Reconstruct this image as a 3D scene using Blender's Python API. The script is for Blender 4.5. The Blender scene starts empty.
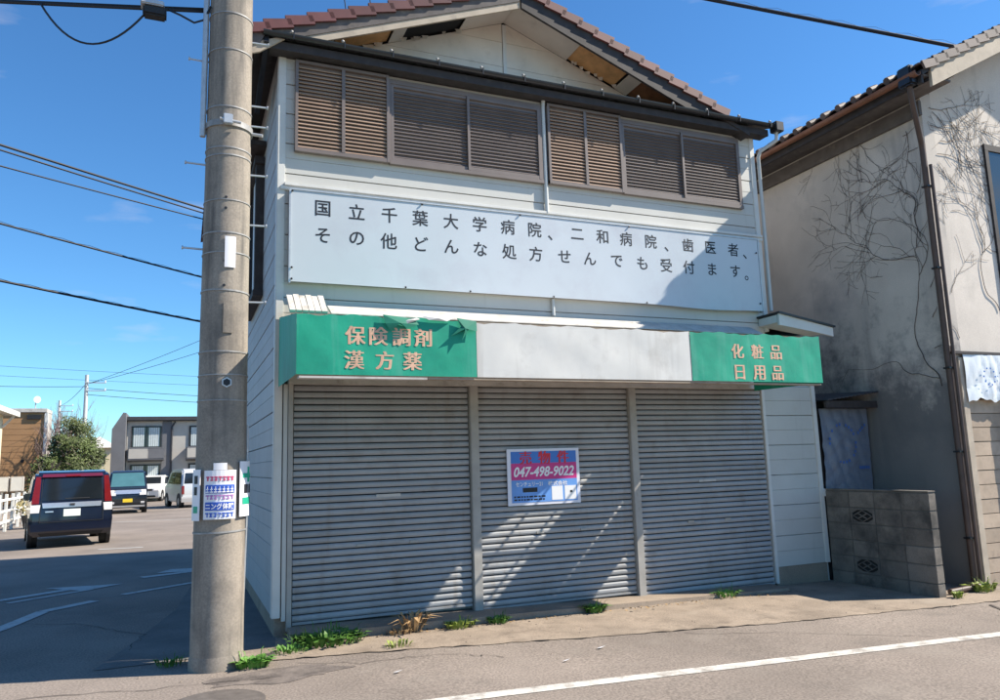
import bpy, bmesh, math, random
from mathutils import Vector, Matrix
from math import radians, sin, cos, pi, sqrt

random.seed(7)
S = bpy.context.scene
COL = S.collection

# ------------------------------------------------------------------ camera
YAW, PITCH, ROLL, FPX = radians(23.062), radians(8.522), radians(-1.792), 752.0
fw = Vector((sin(YAW)*cos(PITCH), cos(YAW)*cos(PITCH), sin(PITCH)))
r0 = Vector((cos(YAW), -sin(YAW), 0)); u0 = r0.cross(fw)
rr = cos(ROLL)*r0 + sin(ROLL)*u0; uu = -sin(ROLL)*r0 + cos(ROLL)*u0
cd = bpy.data.cameras.new('camera'); cam = bpy.data.objects.new('camera', cd); COL.objects.link(cam)
cd.sensor_fit = 'HORIZONTAL'; cd.sensor_width = 36; cd.lens = 36*FPX/1000
cd.clip_start = .05; cd.clip_end = 2000
cam.matrix_world = Matrix(((rr.x, uu.x, -fw.x, 0), (rr.y, uu.y, -fw.y, 0), (rr.z, uu.z, -fw.z, 1.6), (0, 0, 0, 1)))
S.camera = cam
# ------------------------------------------------------------------ sky, sun, exposure
SUN_E, SUN_A = radians(42.5), radians(20)          # elevation; azimuth in front of the facade plane
W = bpy.data.worlds.new('World'); S.world = W; W.use_nodes = True
wn = W.node_tree.nodes; wl = W.node_tree.links
bg = wn['Background']; sky = wn.new('ShaderNodeTexSky'); sky.sky_type = 'NISHITA'
sky.sun_disc = False; sky.sun_elevation = SUN_E; sky.sun_rotation = radians(90)+SUN_A
sky.altitude = 20; sky.air_density = 1.0; sky.dust_density = .1; sky.ozone_density = 1.5
# thin scattered cloud, the same all round the sky
tc = wn.new('ShaderNodeTexCoord'); mp = wn.new('ShaderNodeMapping'); mp.inputs['Scale'].default_value = (2.2, 2.2, 9)
cn = wn.new('ShaderNodeTexNoise'); cn.inputs['Scale'].default_value = 2.3; cn.inputs['Detail'].default_value = 7
cr = wn.new('ShaderNodeMapRange'); cr.inputs['From Min'].default_value = .60; cr.inputs['From Max'].default_value = .84
cr.inputs['To Max'].default_value = .55
cm = wn.new('ShaderNodeMix'); cm.data_type = 'RGBA'; cm.inputs[7].default_value = (5.6, 5.4, 5.8, 1)
wl.new(tc.outputs['Generated'], mp.inputs[0]); wl.new(mp.outputs[0], cn.inputs[0]); wl.new(cn.outputs[0], cr.inputs[0])
wl.new(cr.outputs[0], cm.inputs[0]); hs = wn.new('ShaderNodeHueSaturation'); hs.inputs['Saturation'].default_value = 1.12; wl.new(sky.outputs[0], hs.inputs['Color'])
tn = wn.new('ShaderNodeVectorMath'); tn.operation = 'MULTIPLY'; tn.inputs[1].default_value = (.62, 1.0, 1.26); wl.new(hs.outputs[0], tn.inputs[0]); wl.new(tn.outputs[0], cm.inputs[6])
wl.new(cm.outputs[2], bg.inputs[0])
bg.inputs[1].default_value = .082
sd = bpy.data.lights.new('sun', 'SUN'); sun = bpy.data.objects.new('sun', sd); COL.objects.link(sun)
sd.energy = 5.0; sd.angle = radians(.53); sd.color = (1, .92, .79)
sun.rotation_euler = Vector((-cos(SUN_E)*cos(SUN_A), cos(SUN_E)*sin(SUN_A), -sin(SUN_E))).to_track_quat('-Z', 'Y').to_euler()
sun.location = (20, -8, 20)
S.view_settings.view_transform = 'Standard'; S.view_settings.look = 'None'
S.view_settings.gamma = 1; S.view_settings.use_curve_mapping = False
S.view_settings.exposure = .92

# ------------------------------------------------------------------ materials
def mat(name, col, rough=.8, var=.18, scale=3., bump=0., bscale=60., metal=0., dirt=None, streak=None, rand=.0, spec=.4, fine=.0, fscale=90., coat=0., mould_shade=None):
    """noise-varied Principled; dirt=(colour, amount, scale, threshold), streak the same stretched down the wall"""
    m = bpy.data.materials.new(name); m.use_nodes = True
    n = m.node_tree.nodes; l = m.node_tree.links; b = n['Principled BSDF']
    b.inputs['Roughness'].default_value = rough; b.inputs['Metallic'].default_value = metal
    b.inputs['Specular IOR Level'].default_value = spec
    if coat: b.inputs['Coat Weight'].default_value = coat; b.inputs['Coat Roughness'].default_value = .05
    geo = n.new('ShaderNodeNewGeometry'); pos = geo.outputs['Position']
    def noise(sc, det=5, vec=None, rgh=.55):
        t = n.new('ShaderNodeTexNoise'); t.inputs['Scale'].default_value = sc; t.inputs['Detail'].default_value = det
        t.inputs['Roughness'].default_value = rgh; l.new(vec or pos, t.inputs['Vector']); return t.outputs[0]
    def rng(src, a, b_, c, d):
        t = n.new('ShaderNodeMapRange'); l.new(src, t.inputs[0])
        for i, v in enumerate((a, b_, c, d)): t.inputs[i+1].default_value = v
        return t.outputs[0]
    def mul(a, b_):
        t = n.new('ShaderNodeMath'); t.operation = 'MULTIPLY'; l.new(a, t.inputs[0]); l.new(b_, t.inputs[1]); return t.outputs[0]
    f = rng(noise(scale), .3, .7, 1-var, 1+var)
    if fine: f = mul(f, rng(noise(fscale, 3), .3, .7, 1-fine, 1+fine))
    if rand:
        oi = n.new('ShaderNodeObjectInfo'); f = mul(f, rng(oi.outputs['Random'], 0, 1, 1-rand, 1+rand))
    vm = n.new('ShaderNodeVectorMath'); vm.operation = 'SCALE'; vm.inputs[0].default_value = col[:3]; l.new(f, vm.inputs['Scale'])
    out = vm.outputs[0]
    def mixin(out, c, fac):
        t = n.new('ShaderNodeMix'); t.data_type = 'RGBA'; l.new(fac, t.inputs[0]); l.new(out, t.inputs[6]); t.inputs[7].default_value = (*c[:3], 1); return t.outputs[2]
    if dirt:
        out = mixin(out, dirt[0], rng(noise(dirt[2], 8, rgh=.65), dirt[3], dirt[3]+.2, 0, dirt[1]))
    if streak:
        mp = n.new('ShaderNodeMapping'); mp.inputs['Scale'].default_value = (1, 1, .09); l.new(pos, mp.inputs[0])
        out = mixin(out, streak[0], rng(noise(streak[2], 6, mp.outputs[0], .6), streak[3], streak[3]+.22, 0, streak[1]))
    if mould_shade:                                              # (colour, amount, noise scale, height, spread): patchy growth plus gap shade, painted darker towards the wall foot
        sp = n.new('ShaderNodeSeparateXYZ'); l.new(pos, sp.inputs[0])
        ad = n.new('ShaderNodeMath'); ad.operation = 'MULTIPLY_ADD'; l.new(noise(mould_shade[2], 9, rgh=.7), ad.inputs[0]); ad.inputs[1].default_value = 2*mould_shade[4]; l.new(sp.outputs[2], ad.inputs[2])
        out = mixin(out, mould_shade[0], rng(ad.outputs[0], mould_shade[3]+mould_shade[4]*.45, mould_shade[3]+mould_shade[4]*.95, mould_shade[1], 0))
    l.new(out, b.inputs['Base Color'])
    if bump:
        bp = n.new('ShaderNodeBump'); bp.inputs['Strength'].default_value = bump; bp.inputs['Distance'].default_value = .12/bscale
        l.new(noise(bscale, 4), bp.inputs['Height']); l.new(bp.outputs[0], b.inputs['Normal'])
    return m

M = {}
M['asphalt'] = mat('asphalt', (.215, .178, .150), .9, .22, .55, .5, 160, dirt=((.26, .225, .19), .5, 1.6, .52), streak=((.10, .088, .078), .6, 1.3, .585), fine=.38, fscale=55)
M['concrete_edge'] = mat('concrete_edge', (.27, .215, .165), .9, .22, 2.2, .6, 90, dirt=((.13, .10, .075), .7, 4, .52), streak=((.36, .30, .24), .6, 1.2, .52), fine=.25, fscale=70)
M['kerb'] = mat('kerb', (.27, .215, .165), .9, .2, 3, .5, 70, dirt=((.10, .09, .08), .7, 6, .55), fine=.15)
M['gutter_con'] = mat('gutter_con', (.15, .14, .13), .9, .2, 2, .4, 80, dirt=((.1, .1, .1), .6, 3, .55), fine=.2)
M['paint'] = mat('paint', (.55, .52, .47), .8, .12, 5, .3, 150, dirt=((.22, .19, .165), .85, 7, .48), fine=.2, fscale=60)
M['paint_worn'] = mat('paint_worn', (.5, .5, .48), .8, .15, 5, .3, 150, dirt=((.2, .19, .18), .9, 5, .50))
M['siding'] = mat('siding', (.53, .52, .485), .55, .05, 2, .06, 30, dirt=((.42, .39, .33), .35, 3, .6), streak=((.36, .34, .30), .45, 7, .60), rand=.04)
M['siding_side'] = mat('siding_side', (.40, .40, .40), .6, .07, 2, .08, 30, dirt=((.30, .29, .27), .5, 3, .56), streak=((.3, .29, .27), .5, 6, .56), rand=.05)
M['trim'] = mat('trim', (.62, .61, .575), .5, .06, 4, dirt=((.4, .36, .3), .4, 7, .58))
M['trim_old'] = mat('trim_old', (.50, .47, .43), .7, .15, 5, .2, 60, dirt=((.22, .17, .13), .7, 8, .55))
M['slat'] = mat('slat', (.315, .32, .325), .5, .08, 3, metal=0, dirt=((.20, .175, .15), .6, 3.2, .53), streak=((.22, .18, .14), .5, 9, .57), rand=.09, spec=.45)
M['steel_post'] = mat('steel_post', (.36, .34, .31), .6, .12, 6, dirt=((.2, .12, .08), .7, 8, .60))
M['dark_gap'] = mat('dark_gap', (.02, .02, .02), .9, .1)
M['louver_box'] = mat('louver_box', (.34, .235, .175), .5, .12, 4, rand=.05, spec=.5)
M['louver_frame'] = mat('louver_frame', (.17, .135, .12), .45, .1, 5, spec=.5)
M['louver_dark'] = mat('louver_dark', (.13, .108, .105), .45, .1, 5, spec=.5)
M['sign_white'] = mat('sign_white', (.50, .535, .57), .35, .04, 1.2, dirt=((.41, .405, .45), .5, 1.3, .50), spec=.5)
M['ink'] = mat('ink', (.012, .014, .02), .5, .05)
M['green'] = mat('green', (.005, .30, .185), .55, .10, 2.5, .15, 12, dirt=((.004, .20, .135), .7, 1.9, .48), streak=((.10, .36, .27), .5, 9, .52))
M['green_torn'] = mat('green_torn', (.004, .16, .10), .6, .2, 8)
M['vinyl_white'] = mat('vinyl_white', (.64, .62, .58), .5, .06, 2, .08, 10, dirt=((.34, .32, .29), .6, 2, .52), streak=((.38, .35, .31), .5, 6, .53))
M['letter_faded'] = mat('letter_faded', (.66, .40, .27), .6, .2, 14, dirt=((.45, .55, .40), .5, 22, .56))
M['rusty_bar'] = mat('rusty_bar', (.34, .27, .20), .7, .2, 6, dirt=((.20, .10, .05), .8, 9, .55))
M['tile'] = mat('tile', (.115, .036, .036), .6, .14, 6, .15, 50, rand=.22, dirt=((.10, .045, .045), .5, 5, .56), spec=.5)
M['tile_grey'] = mat('tile_grey', (.10, .070, .062), .6, .15, 6, .2, 50, rand=.2, dirt=((.15, .12, .105), .5, 6, .56))
M['dark_metal'] = mat('dark_metal', (.016, .016, .019), .38, .15, 6, spec=.5)
M['black_wood'] = mat('black_wood', (.040, .034, .034), .7, .25, 9, .3, 40, dirt=((.11, .10, .09), .5, 10, .58))
M['grey_wood'] = mat('grey_wood', (.12, .105, .10), .8, .2, 7, .3, 40, dirt=((.30, .25, .20), .6, 6, .56))
M['beige_wood'] = mat('beige_wood', (.44, .37, .29), .8, .15, 5, .2, 40, dirt=((.2, .17, .15), .6, 7, .56))
M['soffit'] = mat('soffit', (.70, .63, .54), .7, .06, 4, dirt=((.42, .36, .29), .4, 6, .56))
M['wood_orange'] = mat('wood_orange', (.72, .40, .17), .75, .18, 6, .2, 40, dirt=((.27, .13, .05), .6, 8, .55))
M['wood_brown'] = mat('wood_brown', (.30, .14, .065), .8, .25, 8, .3, 40, dirt=((.10, .05, .03), .6, 9, .55))
M['pipe_grey'] = mat('pipe_grey', (.52, .53, .52), .5, .08, 4)
M['pole_con'] = mat('pole_con', (.265, .228, .188), .85, .14, 3, .35, 90, dirt=((.13, .115, .10), .75, 2.4, .50), streak=((.085, .078, .072), .8, 8, .50), fine=.16, fscale=60)
M['galv'] = mat('galv', (.50, .51, .52), .45, .12, 12, metal=.5)
M['cable'] = mat('cable', (.018, .019, .024), .6, .1)
M['plate_white'] = mat('plate_white', (.78, .77, .80), .4, .04, 6, dirt=((.6, .56, .56), .4, 12, .56))
M['blue_print'] = mat('blue_print', (.035, .10, .45), .4, .08)
M['red_print'] = mat('red_print', (.52, .06, .14), .4, .1)
M['green_print'] = mat('green_print', (.02, .36, .22), .4, .1)
M['violet_print'] = mat('violet_print', (.40, .18, .42), .4, .1)
M['stucco'] = mat('stucco', (.54, .485, .43), .9, .12, 1.4, .28, 45, dirt=((.20, .20, .205), .6, .9, .56), streak=((.17, .165, .165), .6, 3.2, .55), fine=.1, mould_shade=((.075, .083, .095), .75, 2.6, 3.4, 2.1))
M['stucco_front'] = mat('stucco_front', (.64, .57, .50), .9, .10, 1.6, .25, 45, dirt=((.36, .33, .29), .55, 1.6, .56), streak=((.30, .28, .25), .4, 4, .58), fine=.1)
M['mould_shade'] = mat('mould_shade', (.11, .12, .13), .95, .25, 1.6, .5, 40)
M['pipe_brown'] = mat('pipe_brown', (.085, .055, .045), .5, .2, 5)
M['copper'] = mat('copper', (.22, .10, .06), .5, .25, 5, metal=.2, dirt=((.07, .05, .05), .6, 5, .52))
M['plank_old'] = mat('plank_old', (.42, .33, .25), .85, .2, 5, .5, 40, dirt=((.2, .15, .12), .7, 5, .53), rand=.14)
M['wrap'] = mat('wrap', (.70, .73, .76), .4, .06, 3, .2, 9, spec=.5)
M['wrap_grey'] = mat('wrap_grey', (.16, .185, .235), .5, .12, 2, .2, 9, dirt=((.12, .135, .16), .6, 2, .52))
M['wrap_print'] = mat('wrap_print', (.06, .14, .40), .5, .1)
M['block'] = mat('block', (.20, .175, .15), .95, .12, 4, .8, 70, rand=.16, dirt=((.045, .045, .043), .85, 2.2, .44), streak=((.09, .09, .09), .6, 4, .55), fine=.15)
M['mortar'] = mat('mortar', (.12, .115, .105), .95, .2, 8, .5, 70)
M['corrugated'] = mat('corrugated', (.055, .06, .07), .6, .2, 4, dirt=((.16, .15, .14), .6, 4, .54))
M['vine'] = mat('vine', (.085, .065, .055), .9, .25, 12)
M['weed'] = mat('weed', (.085, .20, .030), .6, .3, 20, rand=.25)
M['weed_yellow'] = mat('weed_yellow', (.22, .27, .05), .6, .3, 20)
M['weed_dry'] = mat('weed_dry', (.42, .27, .13), .8, .3, 20)
M['leaf_tree'] = mat('leaf_tree', (.075, .10, .030), .6, .55, 1.1, dirt=((.16, .15, .045), .6, 1.4, .52))
M['bark'] = mat('bark', (.16, .125, .105), .9, .25, 8)
M['twig'] = mat('twig', (.24, .16, .14), .9, .2, 4)
M['navy_car'] = mat('navy_car', (.006, .009, .024), .22, .05, 3, spec=.6, coat=.8)
M['maroon_strip'] = mat('maroon_strip', (.12, .012, .03), .25, .05, 3, spec=.6, coat=.8)
M['black_car'] = mat('black_car', (.012, .013, .016), .22, .05, 3, spec=.6, coat=.8)
M['silver_car'] = mat('silver_car', (.62, .62, .62), .35, .04, 3, metal=.3, spec=.6, coat=.6)
M['white_car'] = mat('white_car', (.70, .70, .68), .3, .04, 3, spec=.6, coat=.6)
M['car_glass'] = mat('car_glass', (.012, .016, .02), .06, .05, 3, spec=.8)
M['car_glass_light'] = mat('car_glass_light', (.06, .15, .17), .08, .15, 2, spec=.8)
M['tail_red'] = mat('tail_red', (.17, .008, .008), .2, .1, 20, spec=.6)
M['lamp_clear'] = mat('lamp_clear', (.75, .72, .70), .15, .1, 20, spec=.7)
M['chrome'] = mat('chrome', (.68, .70, .72), .2, .06, 9, metal=.7)
M['tyre'] = mat('tyre', (.02, .02, .02), .85, .2, 10)
M['rim'] = mat('rim', (.45, .45, .45), .4, .1, 10, metal=.5)
M['plate_yellow'] = mat('plate_yellow', (.75, .52, .03), .5, .05)
M['plate_car'] = mat('plate_car', (.72, .76, .72), .5, .05)
M['black_plastic'] = mat('black_plastic', (.02, .02, .022), .6, .1)
M['cream_wall'] = mat('cream_wall', (.66, .56, .38), .85, .06, 2, .2, 60, streak=((.42, .36, .27), .3, 4, .58))
M['brown_wall'] = mat('brown_wall', (.36, .20, .095), .85, .08, 2, .3, 60, dirt=((.28, .16, .08), .4, 2, .54))
M['apt_light'] = mat('apt_light', (.44, .41, .37), .85, .06, 2, .2, 60)
M['apt_dark'] = mat('apt_dark', (.15, .15, .16), .8, .08, 2, .2, 60)
M['apt_roof'] = mat('apt_roof', (.05, .05, .055), .6, .15, 4)
M['curtain'] = mat('curtain', (.55, .60, .60), .8, .1, 10)
M['window_glass'] = mat('window_glass', (.03, .04, .045), .05, .05, 3, spec=.8)
M['white_fence'] = mat('white_fence', (.70, .68, .62), .6, .08, 6)
M['pot'] = mat('pot', (.05, .045, .045), .7, .2, 8)
M['flower_pale'] = mat('flower_pale', (.30, .25, .11), .7, .4, 14)
M['antenna'] = mat('antenna', (.45, .46, .47), .5, .1, 8)
M['poster_edge'] = mat('poster_edge', (.72, .72, .80), .4, .03)
M['poster_blue'] = mat('poster_blue', (.05, .18, .56), .4, .06, 4)
M['poster_light'] = mat('poster_light', (.14, .32, .72), .4, .15, 3)
M['poster_magenta'] = mat('poster_magenta', (.56, .035, .22), .4, .08, 5)
M['poster_red'] = mat('poster_red', (.62, .02, .04), .4, .08, 5)
M['white_ink'] = mat('white_ink', (.80, .80, .82), .4, .03)
M['seam'] = mat('seam', (.07, .058, .05), .95, .3, 8, .5, 60)
M['band'] = mat('band', (.30, .295, .29), .6, .2, 15, metal=.3, dirt=((.16, .13, .11), .6, 14, .52))
M['seam_patch'] = mat('seam_patch', (.12, .10, .088), .95, .35, 4, .5, 90, dirt=((.21, .175, .15), .9, 5, .46), fine=.3, fscale=60)
M['manhole'] = mat('manhole', (.14, .12, .105), .7, .25, 9, .6, 60, metal=.2)

# ------------------------------------------------------------------ builders
def lerp(a, b, t): return a+(b-a)*t
ORG = {}
def gz(x): return -.012*max(0, min(9, x-1))
def empty(name, loc, rz=0, label=None, cat=None, group=None, local=False):
    o = bpy.data.objects.new(name, None); COL.objects.link(o); o.location = loc; o.rotation_euler = (0, 0, rz)
    o.empty_display_size = .2
    ORG[o] = Vector((0, 0, 0)) if local else Vector(loc)
    if label: tag(o, label, cat, group)
    return o
def tag(o, label=None, cat=None, group=None, kind=None):
    if label: o['label'] = label
    if cat: o['category'] = cat
    if group: o['group'] = group
    if kind: o['kind'] = kind
    return o
class B:
    """collects shapes in one frame; build() links them as one mesh object"""
    def __init__(s): s.v = []; s.f = []
    def add(s, vs, fs):
        k = len(s.v); s.v += [tuple(v) for v in vs]; s.f += [tuple(i+k for i in f) for f in fs]; return s
    def box(s, x0, x1, y0, y1, z0, z1):
        return s.add([(x0, y0, z0), (x1, y0, z0), (x1, y1, z0), (x0, y1, z0), (x0, y0, z1), (x1, y0, z1), (x1, y1, z1), (x0, y1, z1)],
                     [(0, 3, 2, 1), (4, 5, 6, 7), (0, 1, 5, 4), (1, 2, 6, 5), (2, 3, 7, 6), (3, 0, 4, 7)])
    def prism(s, poly, axis, a, b):
        """poly of 2D points, extruded along axis from a to b. x:(y,z) y:(x,z) z:(x,y)"""
        def P(p, t): return {'x': (t, p[0], p[1]), 'y': (p[0], t, p[1]), 'z': (p[0], p[1], t)}[axis]
        n = len(poly); area = sum(poly[i][0]*poly[(i+1) % n][1]-poly[(i+1) % n][0]*poly[i][1] for i in range(n))
        if (area > 0) == (axis == 'y'): poly = poly[::-1]
        vs = [P(p, a) for p in poly]+[P(p, b) for p in poly]
        fs = [tuple(range(n))[::-1], tuple(range(n, 2*n))]+[(i, (i+1) % n, n+(i+1) % n, n+i) for i in range(n)]
        return s.add(vs, fs)
    def bar(s, p, q, w, h, up=(0, 0, 1)):
        p, q = Vector(p), Vector(q); d = (q-p).normalized(); up = Vector(up)
        if abs(d.dot(up)) > .99: up = Vector((0, 1, 0))
        r = d.cross(up).normalized()*w/2; u = r.cross(d).normalized()*h/2
        vs = [p-r-u, p+r-u, p+r+u, p-r+u, q-r-u, q+r-u, q+r+u, q-r+u]
        return s.add(vs, [(0, 1, 2, 3), (4, 7, 6, 5), (0, 4, 5, 1), (1, 5, 6, 2), (2, 6, 7, 3), (3, 7, 4, 0)])
    def tube(s, pts, r, n=8, cap=True):
        pts = [Vector(p) for p in pts]; rs = r if isinstance(r, (list, tuple)) else [r]*len(pts); rings = []
        prev = None
        for i, p in enumerate(pts):
            d = (pts[min(i+1, len(pts)-1)]-pts[max(i-1, 0)])
            d = d.normalized() if d.length > 1e-9 else Vector((0, 0, 1))
            a = prev if prev is not None else (Vector((0, 0, 1)) if abs(d.z) < .9 else Vector((1, 0, 0)))
            a = (a-d*a.dot(d)); a = a.normalized() if a.length > 1e-6 else d.orthogonal().normalized(); prev = a
            b = d.cross(a)
            rings.append([p+(a*cos(2*pi*k/n)+b*sin(2*pi*k/n))*rs[i] for k in range(n)])
        vs = [v for R in rings for v in R]; fs = []
        for i in range(len(pts)-1):
            for k in range(n):
                fs.append((i*n+k, i*n+(k+1) % n, (i+1)*n+(k+1) % n, (i+1)*n+k))
        if cap: fs += [tuple(range(n))[::-1], tuple(range((len(pts)-1)*n, len(pts)*n))]
        return s.add(vs, fs)
    def ball(s, c, r, n=10, m=6, sc=(1, 1, 1)):
        vs = [(c[0], c[1], c[2]-r*sc[2])]; fs = []
        for i in range(1, m):
            t = -pi/2+pi*i/m
            for k in range(n): vs.append((c[0]+r*sc[0]*cos(t)*cos(2*pi*k/n), c[1]+r*sc[1]*cos(t)*sin(2*pi*k/n), c[2]+r*sc[2]*sin(t)))
        vs.append((c[0], c[1], c[2]+r*sc[2])); e = len(vs)-1
        for k in range(n):
            fs.append((0, 1+(k+1) % n, 1+k)); fs.append((e, e-n+k, e-n+(k+1) % n))
            for i in range(m-2): a = 1+i*n; fs.append((a+k, a+(k+1) % n, a+n+(k+1) % n, a+n+k))
        return s.add(vs, fs)
    def quad(s, *p): return s.add(p, [tuple(range(len(p)))])
    def build(s, name, m, parent=None, org=None, bevel=0, smooth=False, two=None):
        if org is None:
            xs = [v[0] for v in s.v]; ys = [v[1] for v in s.v]; zs = [v[2] for v in s.v]
            org = ((min(xs)+max(xs))/2, (min(ys)+max(ys))/2, min(zs))
        org = Vector(org); me = bpy.data.meshes.new(name)
        me.from_pydata([tuple(Vector(v)-org) for v in s.v], [], s.f)
        bm = bmesh.new(); bm.from_mesh(me)
        if bevel:
            bmesh.ops.recalc_face_normals(bm, faces=bm.faces)
            bmesh.ops.bevel(bm, geom=[e for e in bm.edges if len(e.link_faces) == 2 and e.calc_face_angle(0) > .6], offset=bevel, segments=2, affect='EDGES', clamp_overlap=True)
        else: bmesh.ops.recalc_face_normals(bm, faces=bm.faces)
        bm.to_mesh(me); bm.free()
        me.materials.append(M[m] if isinstance(m, str) else m)
        if smooth:
            for p in me.polygons: p.use_smooth = True
            if smooth != True: me.set_sharp_from_angle(angle=radians(smooth))
        o = bpy.data.objects.new(name, me); COL.objects.link(o)
        return place(o, org, parent)
def place(o, org, parent=None):
    org = Vector(org); ORG[o] = org
    if parent is not None: o.parent = parent; o.location = org-ORG[parent]
    else: o.location = org
    return o
def inst(src, org, parent, rot=(0, 0, 0), scale=(1, 1, 1), name=None):
    o = bpy.data.objects.new(name or src.name.split('.')[0], src.data); COL.objects.link(o)
    o.rotation_euler = rot; o.scale = scale
    return place(o, org, parent)
def part(name, m, parent, *boxes, **k):
    b = B()
    for x in boxes: b.box(*x)
    return b.build(name, m, parent, **k)
_tx = bpy.data.curves.new('tx', 'FONT'); _to = bpy.data.objects.new('tx', _tx); COL.objects.link(_to)
def glyphs(s, size, bold=0, shear=0, width=1):
    """2D outline mesh of a string, centred on its bounding box"""
    _tx.body = s; _tx.size = size; _tx.offset = bold; _tx.shear = shear; _tx.resolution_u = 3; _tx.fill_mode = 'BOTH'
    bpy.context.view_layer.update()
    me = bpy.data.meshes.new_from_object(_to.evaluated_get(bpy.context.evaluated_depsgraph_get()))
    vs = [(v.co.x*width, v.co.y) for v in me.vertices]; fs = [tuple(p.vertices) for p in me.polygons]; bpy.data.meshes.remove(me)
    if not vs: return [], []
    cx = (min(v[0] for v in vs)+max(v[0] for v in vs))/2; cy = (min(v[1] for v in vs)+max(v[1] for v in vs))/2
    return [(v[0]-cx, v[1]-cy) for v in vs], fs
def letter(b, s, x, y, z, size, bold=0, shear=0, width=1, h=None, w=None, surf=None, heavy=0):
    vs, fs = glyphs(s, size, bold, shear, width)
    if not vs: return
    if h:
        k = h/(max(v[1] for v in vs)-min(v[1] for v in vs)); vs = [(v[0]*k, v[1]*k) for v in vs]
    if w:
        k = w/(max(v[0] for v in vs)-min(v[0] for v in vs)); vs = [(v[0]*k, v[1]) for v in vs]
    if surf:
        xa = [v[0] for v in vs]; za = [v[1] for v in vs]
        y = min(surf(x+lerp(min(xa), max(xa), i/8), z+lerp(min(za), max(za), j/8)) for i in range(9) for j in range(9))-.0012
    for k, dx in enumerate((0,) if not heavy else (-heavy, 0, heavy)): b.add([(x+v[0]+dx, y-k*.0004, z+v[1]) for v in vs], fs)

# ------------------------------------------------------------------ ground
def sheet(name, rows, dz, m, kind='structure', parent=None):
    """rows: list of (x, y0, y1); a strip lying on the ground dz above the road"""
    b = B(); vs = []; fs = []
    for x, y0, y1 in rows: vs += [(x, y0, gz(x)+dz), (x, y1, gz(x)+dz)]
    for i in range(len(rows)-1): fs.append((2*i, 2*i+2, 2*i+3, 2*i+1))
    b.add(vs, fs); o = b.build(name, m, parent, org=(rows[0][0], rows[0][1], 0))
    if kind: o['kind'] = kind
    return o
road = sheet('road', [(-400, -80, 600), (1, -80, 600), (10, -80, 600), (400, -80, 600)], 0, 'asphalt')
def interp(pts, x):
    for (x0, y0), (x1, y1) in zip(pts, pts[1:]):
        if x <= x1: return lerp(y0, y1, (x-x0)/(x1-x0))
    return pts[-1][1]
edge = [(-.2, 7.05), (1.32, 6.86), (3.65, 6.40), (5.7, 6.06), (8.5, 5.85), (30, 4.4)]
rows = []; x = .40
while x < 30:
    rows.append((x, interp(edge, x)+random.uniform(-.025, .025), (8.3 if x > .9 else 7.42) if x < 9 else interp(edge, x)+.5)); x += .09 if x < 10 else 1
sheet('verge', rows, .006, 'concrete_edge')
# dark seam where asphalt meets the verge
rows = [(r[0], r[1]-max(0, random.gauss(-.006, .016)), r[1]+max(0, random.gauss(-.002, .006))) for r in rows]
sheet('road_seam', rows, .010, 'seam')
ln = [(-3, 5.60), (1.69, 5.22), (6.9, 4.80), (30, 2.9)]
xs = [-3, 1]+[1+.5*i for i in range(1, 18)]+[10, 16, 30]
sheet('edge_line', [(x, interp(ln, x)-.065, interp(ln, x)+.065) for x in xs], .004, 'paint')
# patched asphalt crack across the road
b = B(); pts = [(8.1, 5.75), (7.75, 5.2), (7.35, 4.6), (7.3, 4.2), (6.7, 3.7)]
for (x0, y0), (x1, y1) in zip(pts, pts[1:]):
    b.quad((x0-.02, y0, gz(x0)+.006), (x0+.025, y0, gz(x0)+.006), (x1+.02, y1, gz(x1)+.006), (x1-.025, y1, gz(x1)+.006))
b.build('road_crack', 'seam')['kind'] = 'structure'
def crack(pts, w, seed):
    r = random.Random(seed); b = B(); P = []
    for (x0, y0), (x1, y1) in zip(pts, pts[1:]):
        for k in range(8): P.append((lerp(x0, x1, k/8)+r.gauss(0, .022), lerp(y0, y1, k/8)+r.gauss(0, .022)))
    for (x0, y0), (x1, y1) in zip(P, P[1:]):
        q = w*r.uniform(.3, 1.2); d = Vector((x1-x0, y1-y0)).normalized(); nx, ny = -d.y*q, d.x*q
        b.quad((x0-nx, y0-ny, gz(x0)+.0055), (x1-nx, y1-ny, gz(x1)+.0055), (x1+nx, y1+ny, gz(x1)+.0055), (x0+nx, y0+ny, gz(x0)+.0055))
    b.build('road_crack', 'seam')['kind'] = 'structure'
crack([(4.4, 6.15), (5.2, 5.75), (5.9, 5.25), (6.3, 5.0)], .004, 1)
crack([(.9, 6.75), (1.5, 6.5), (2.2, 6.45), (2.6, 6.1)], .004, 2)
crack([(-2.5, 6.6), (-1.0, 6.75), (.0, 6.5), (.9, 6.35)], .005, 3)
crack([(-1.8, 10.2), (-.9, 9.6), (-.3, 8.7), (-.4, 7.9)], .006, 4)
b = B(); r = random.Random(9); n = 22; c = (.75, 6.45)
ringp = [(c[0]+(.55+r.uniform(-.12, .12))*cos(2*pi*k/n), c[1]+(.22+r.uniform(-.06, .06))*sin(2*pi*k/n)) for k in range(n)]
b.add([(x, y, gz(x)+.003) for x, y in ringp], [tuple(range(n))]); b.build('asphalt_patch', 'seam_patch')['kind'] = 'structure'
# side street: concrete gutter strip beside the shop
b = B(); L = [(-.62, 7.35), (-.35, 8.4), (.0, 10.0), (.25, 12.5), (.45, 17)]
for (x0, y0), (x1, y1) in zip(L, L[1:]):
    b.quad((x0, y0, .005), (.9, y0, .005), (.9, y1, .005), (x1, y1, .005))
b.build('side_gutter', 'gutter_con')['kind'] = 'structure'
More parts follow.
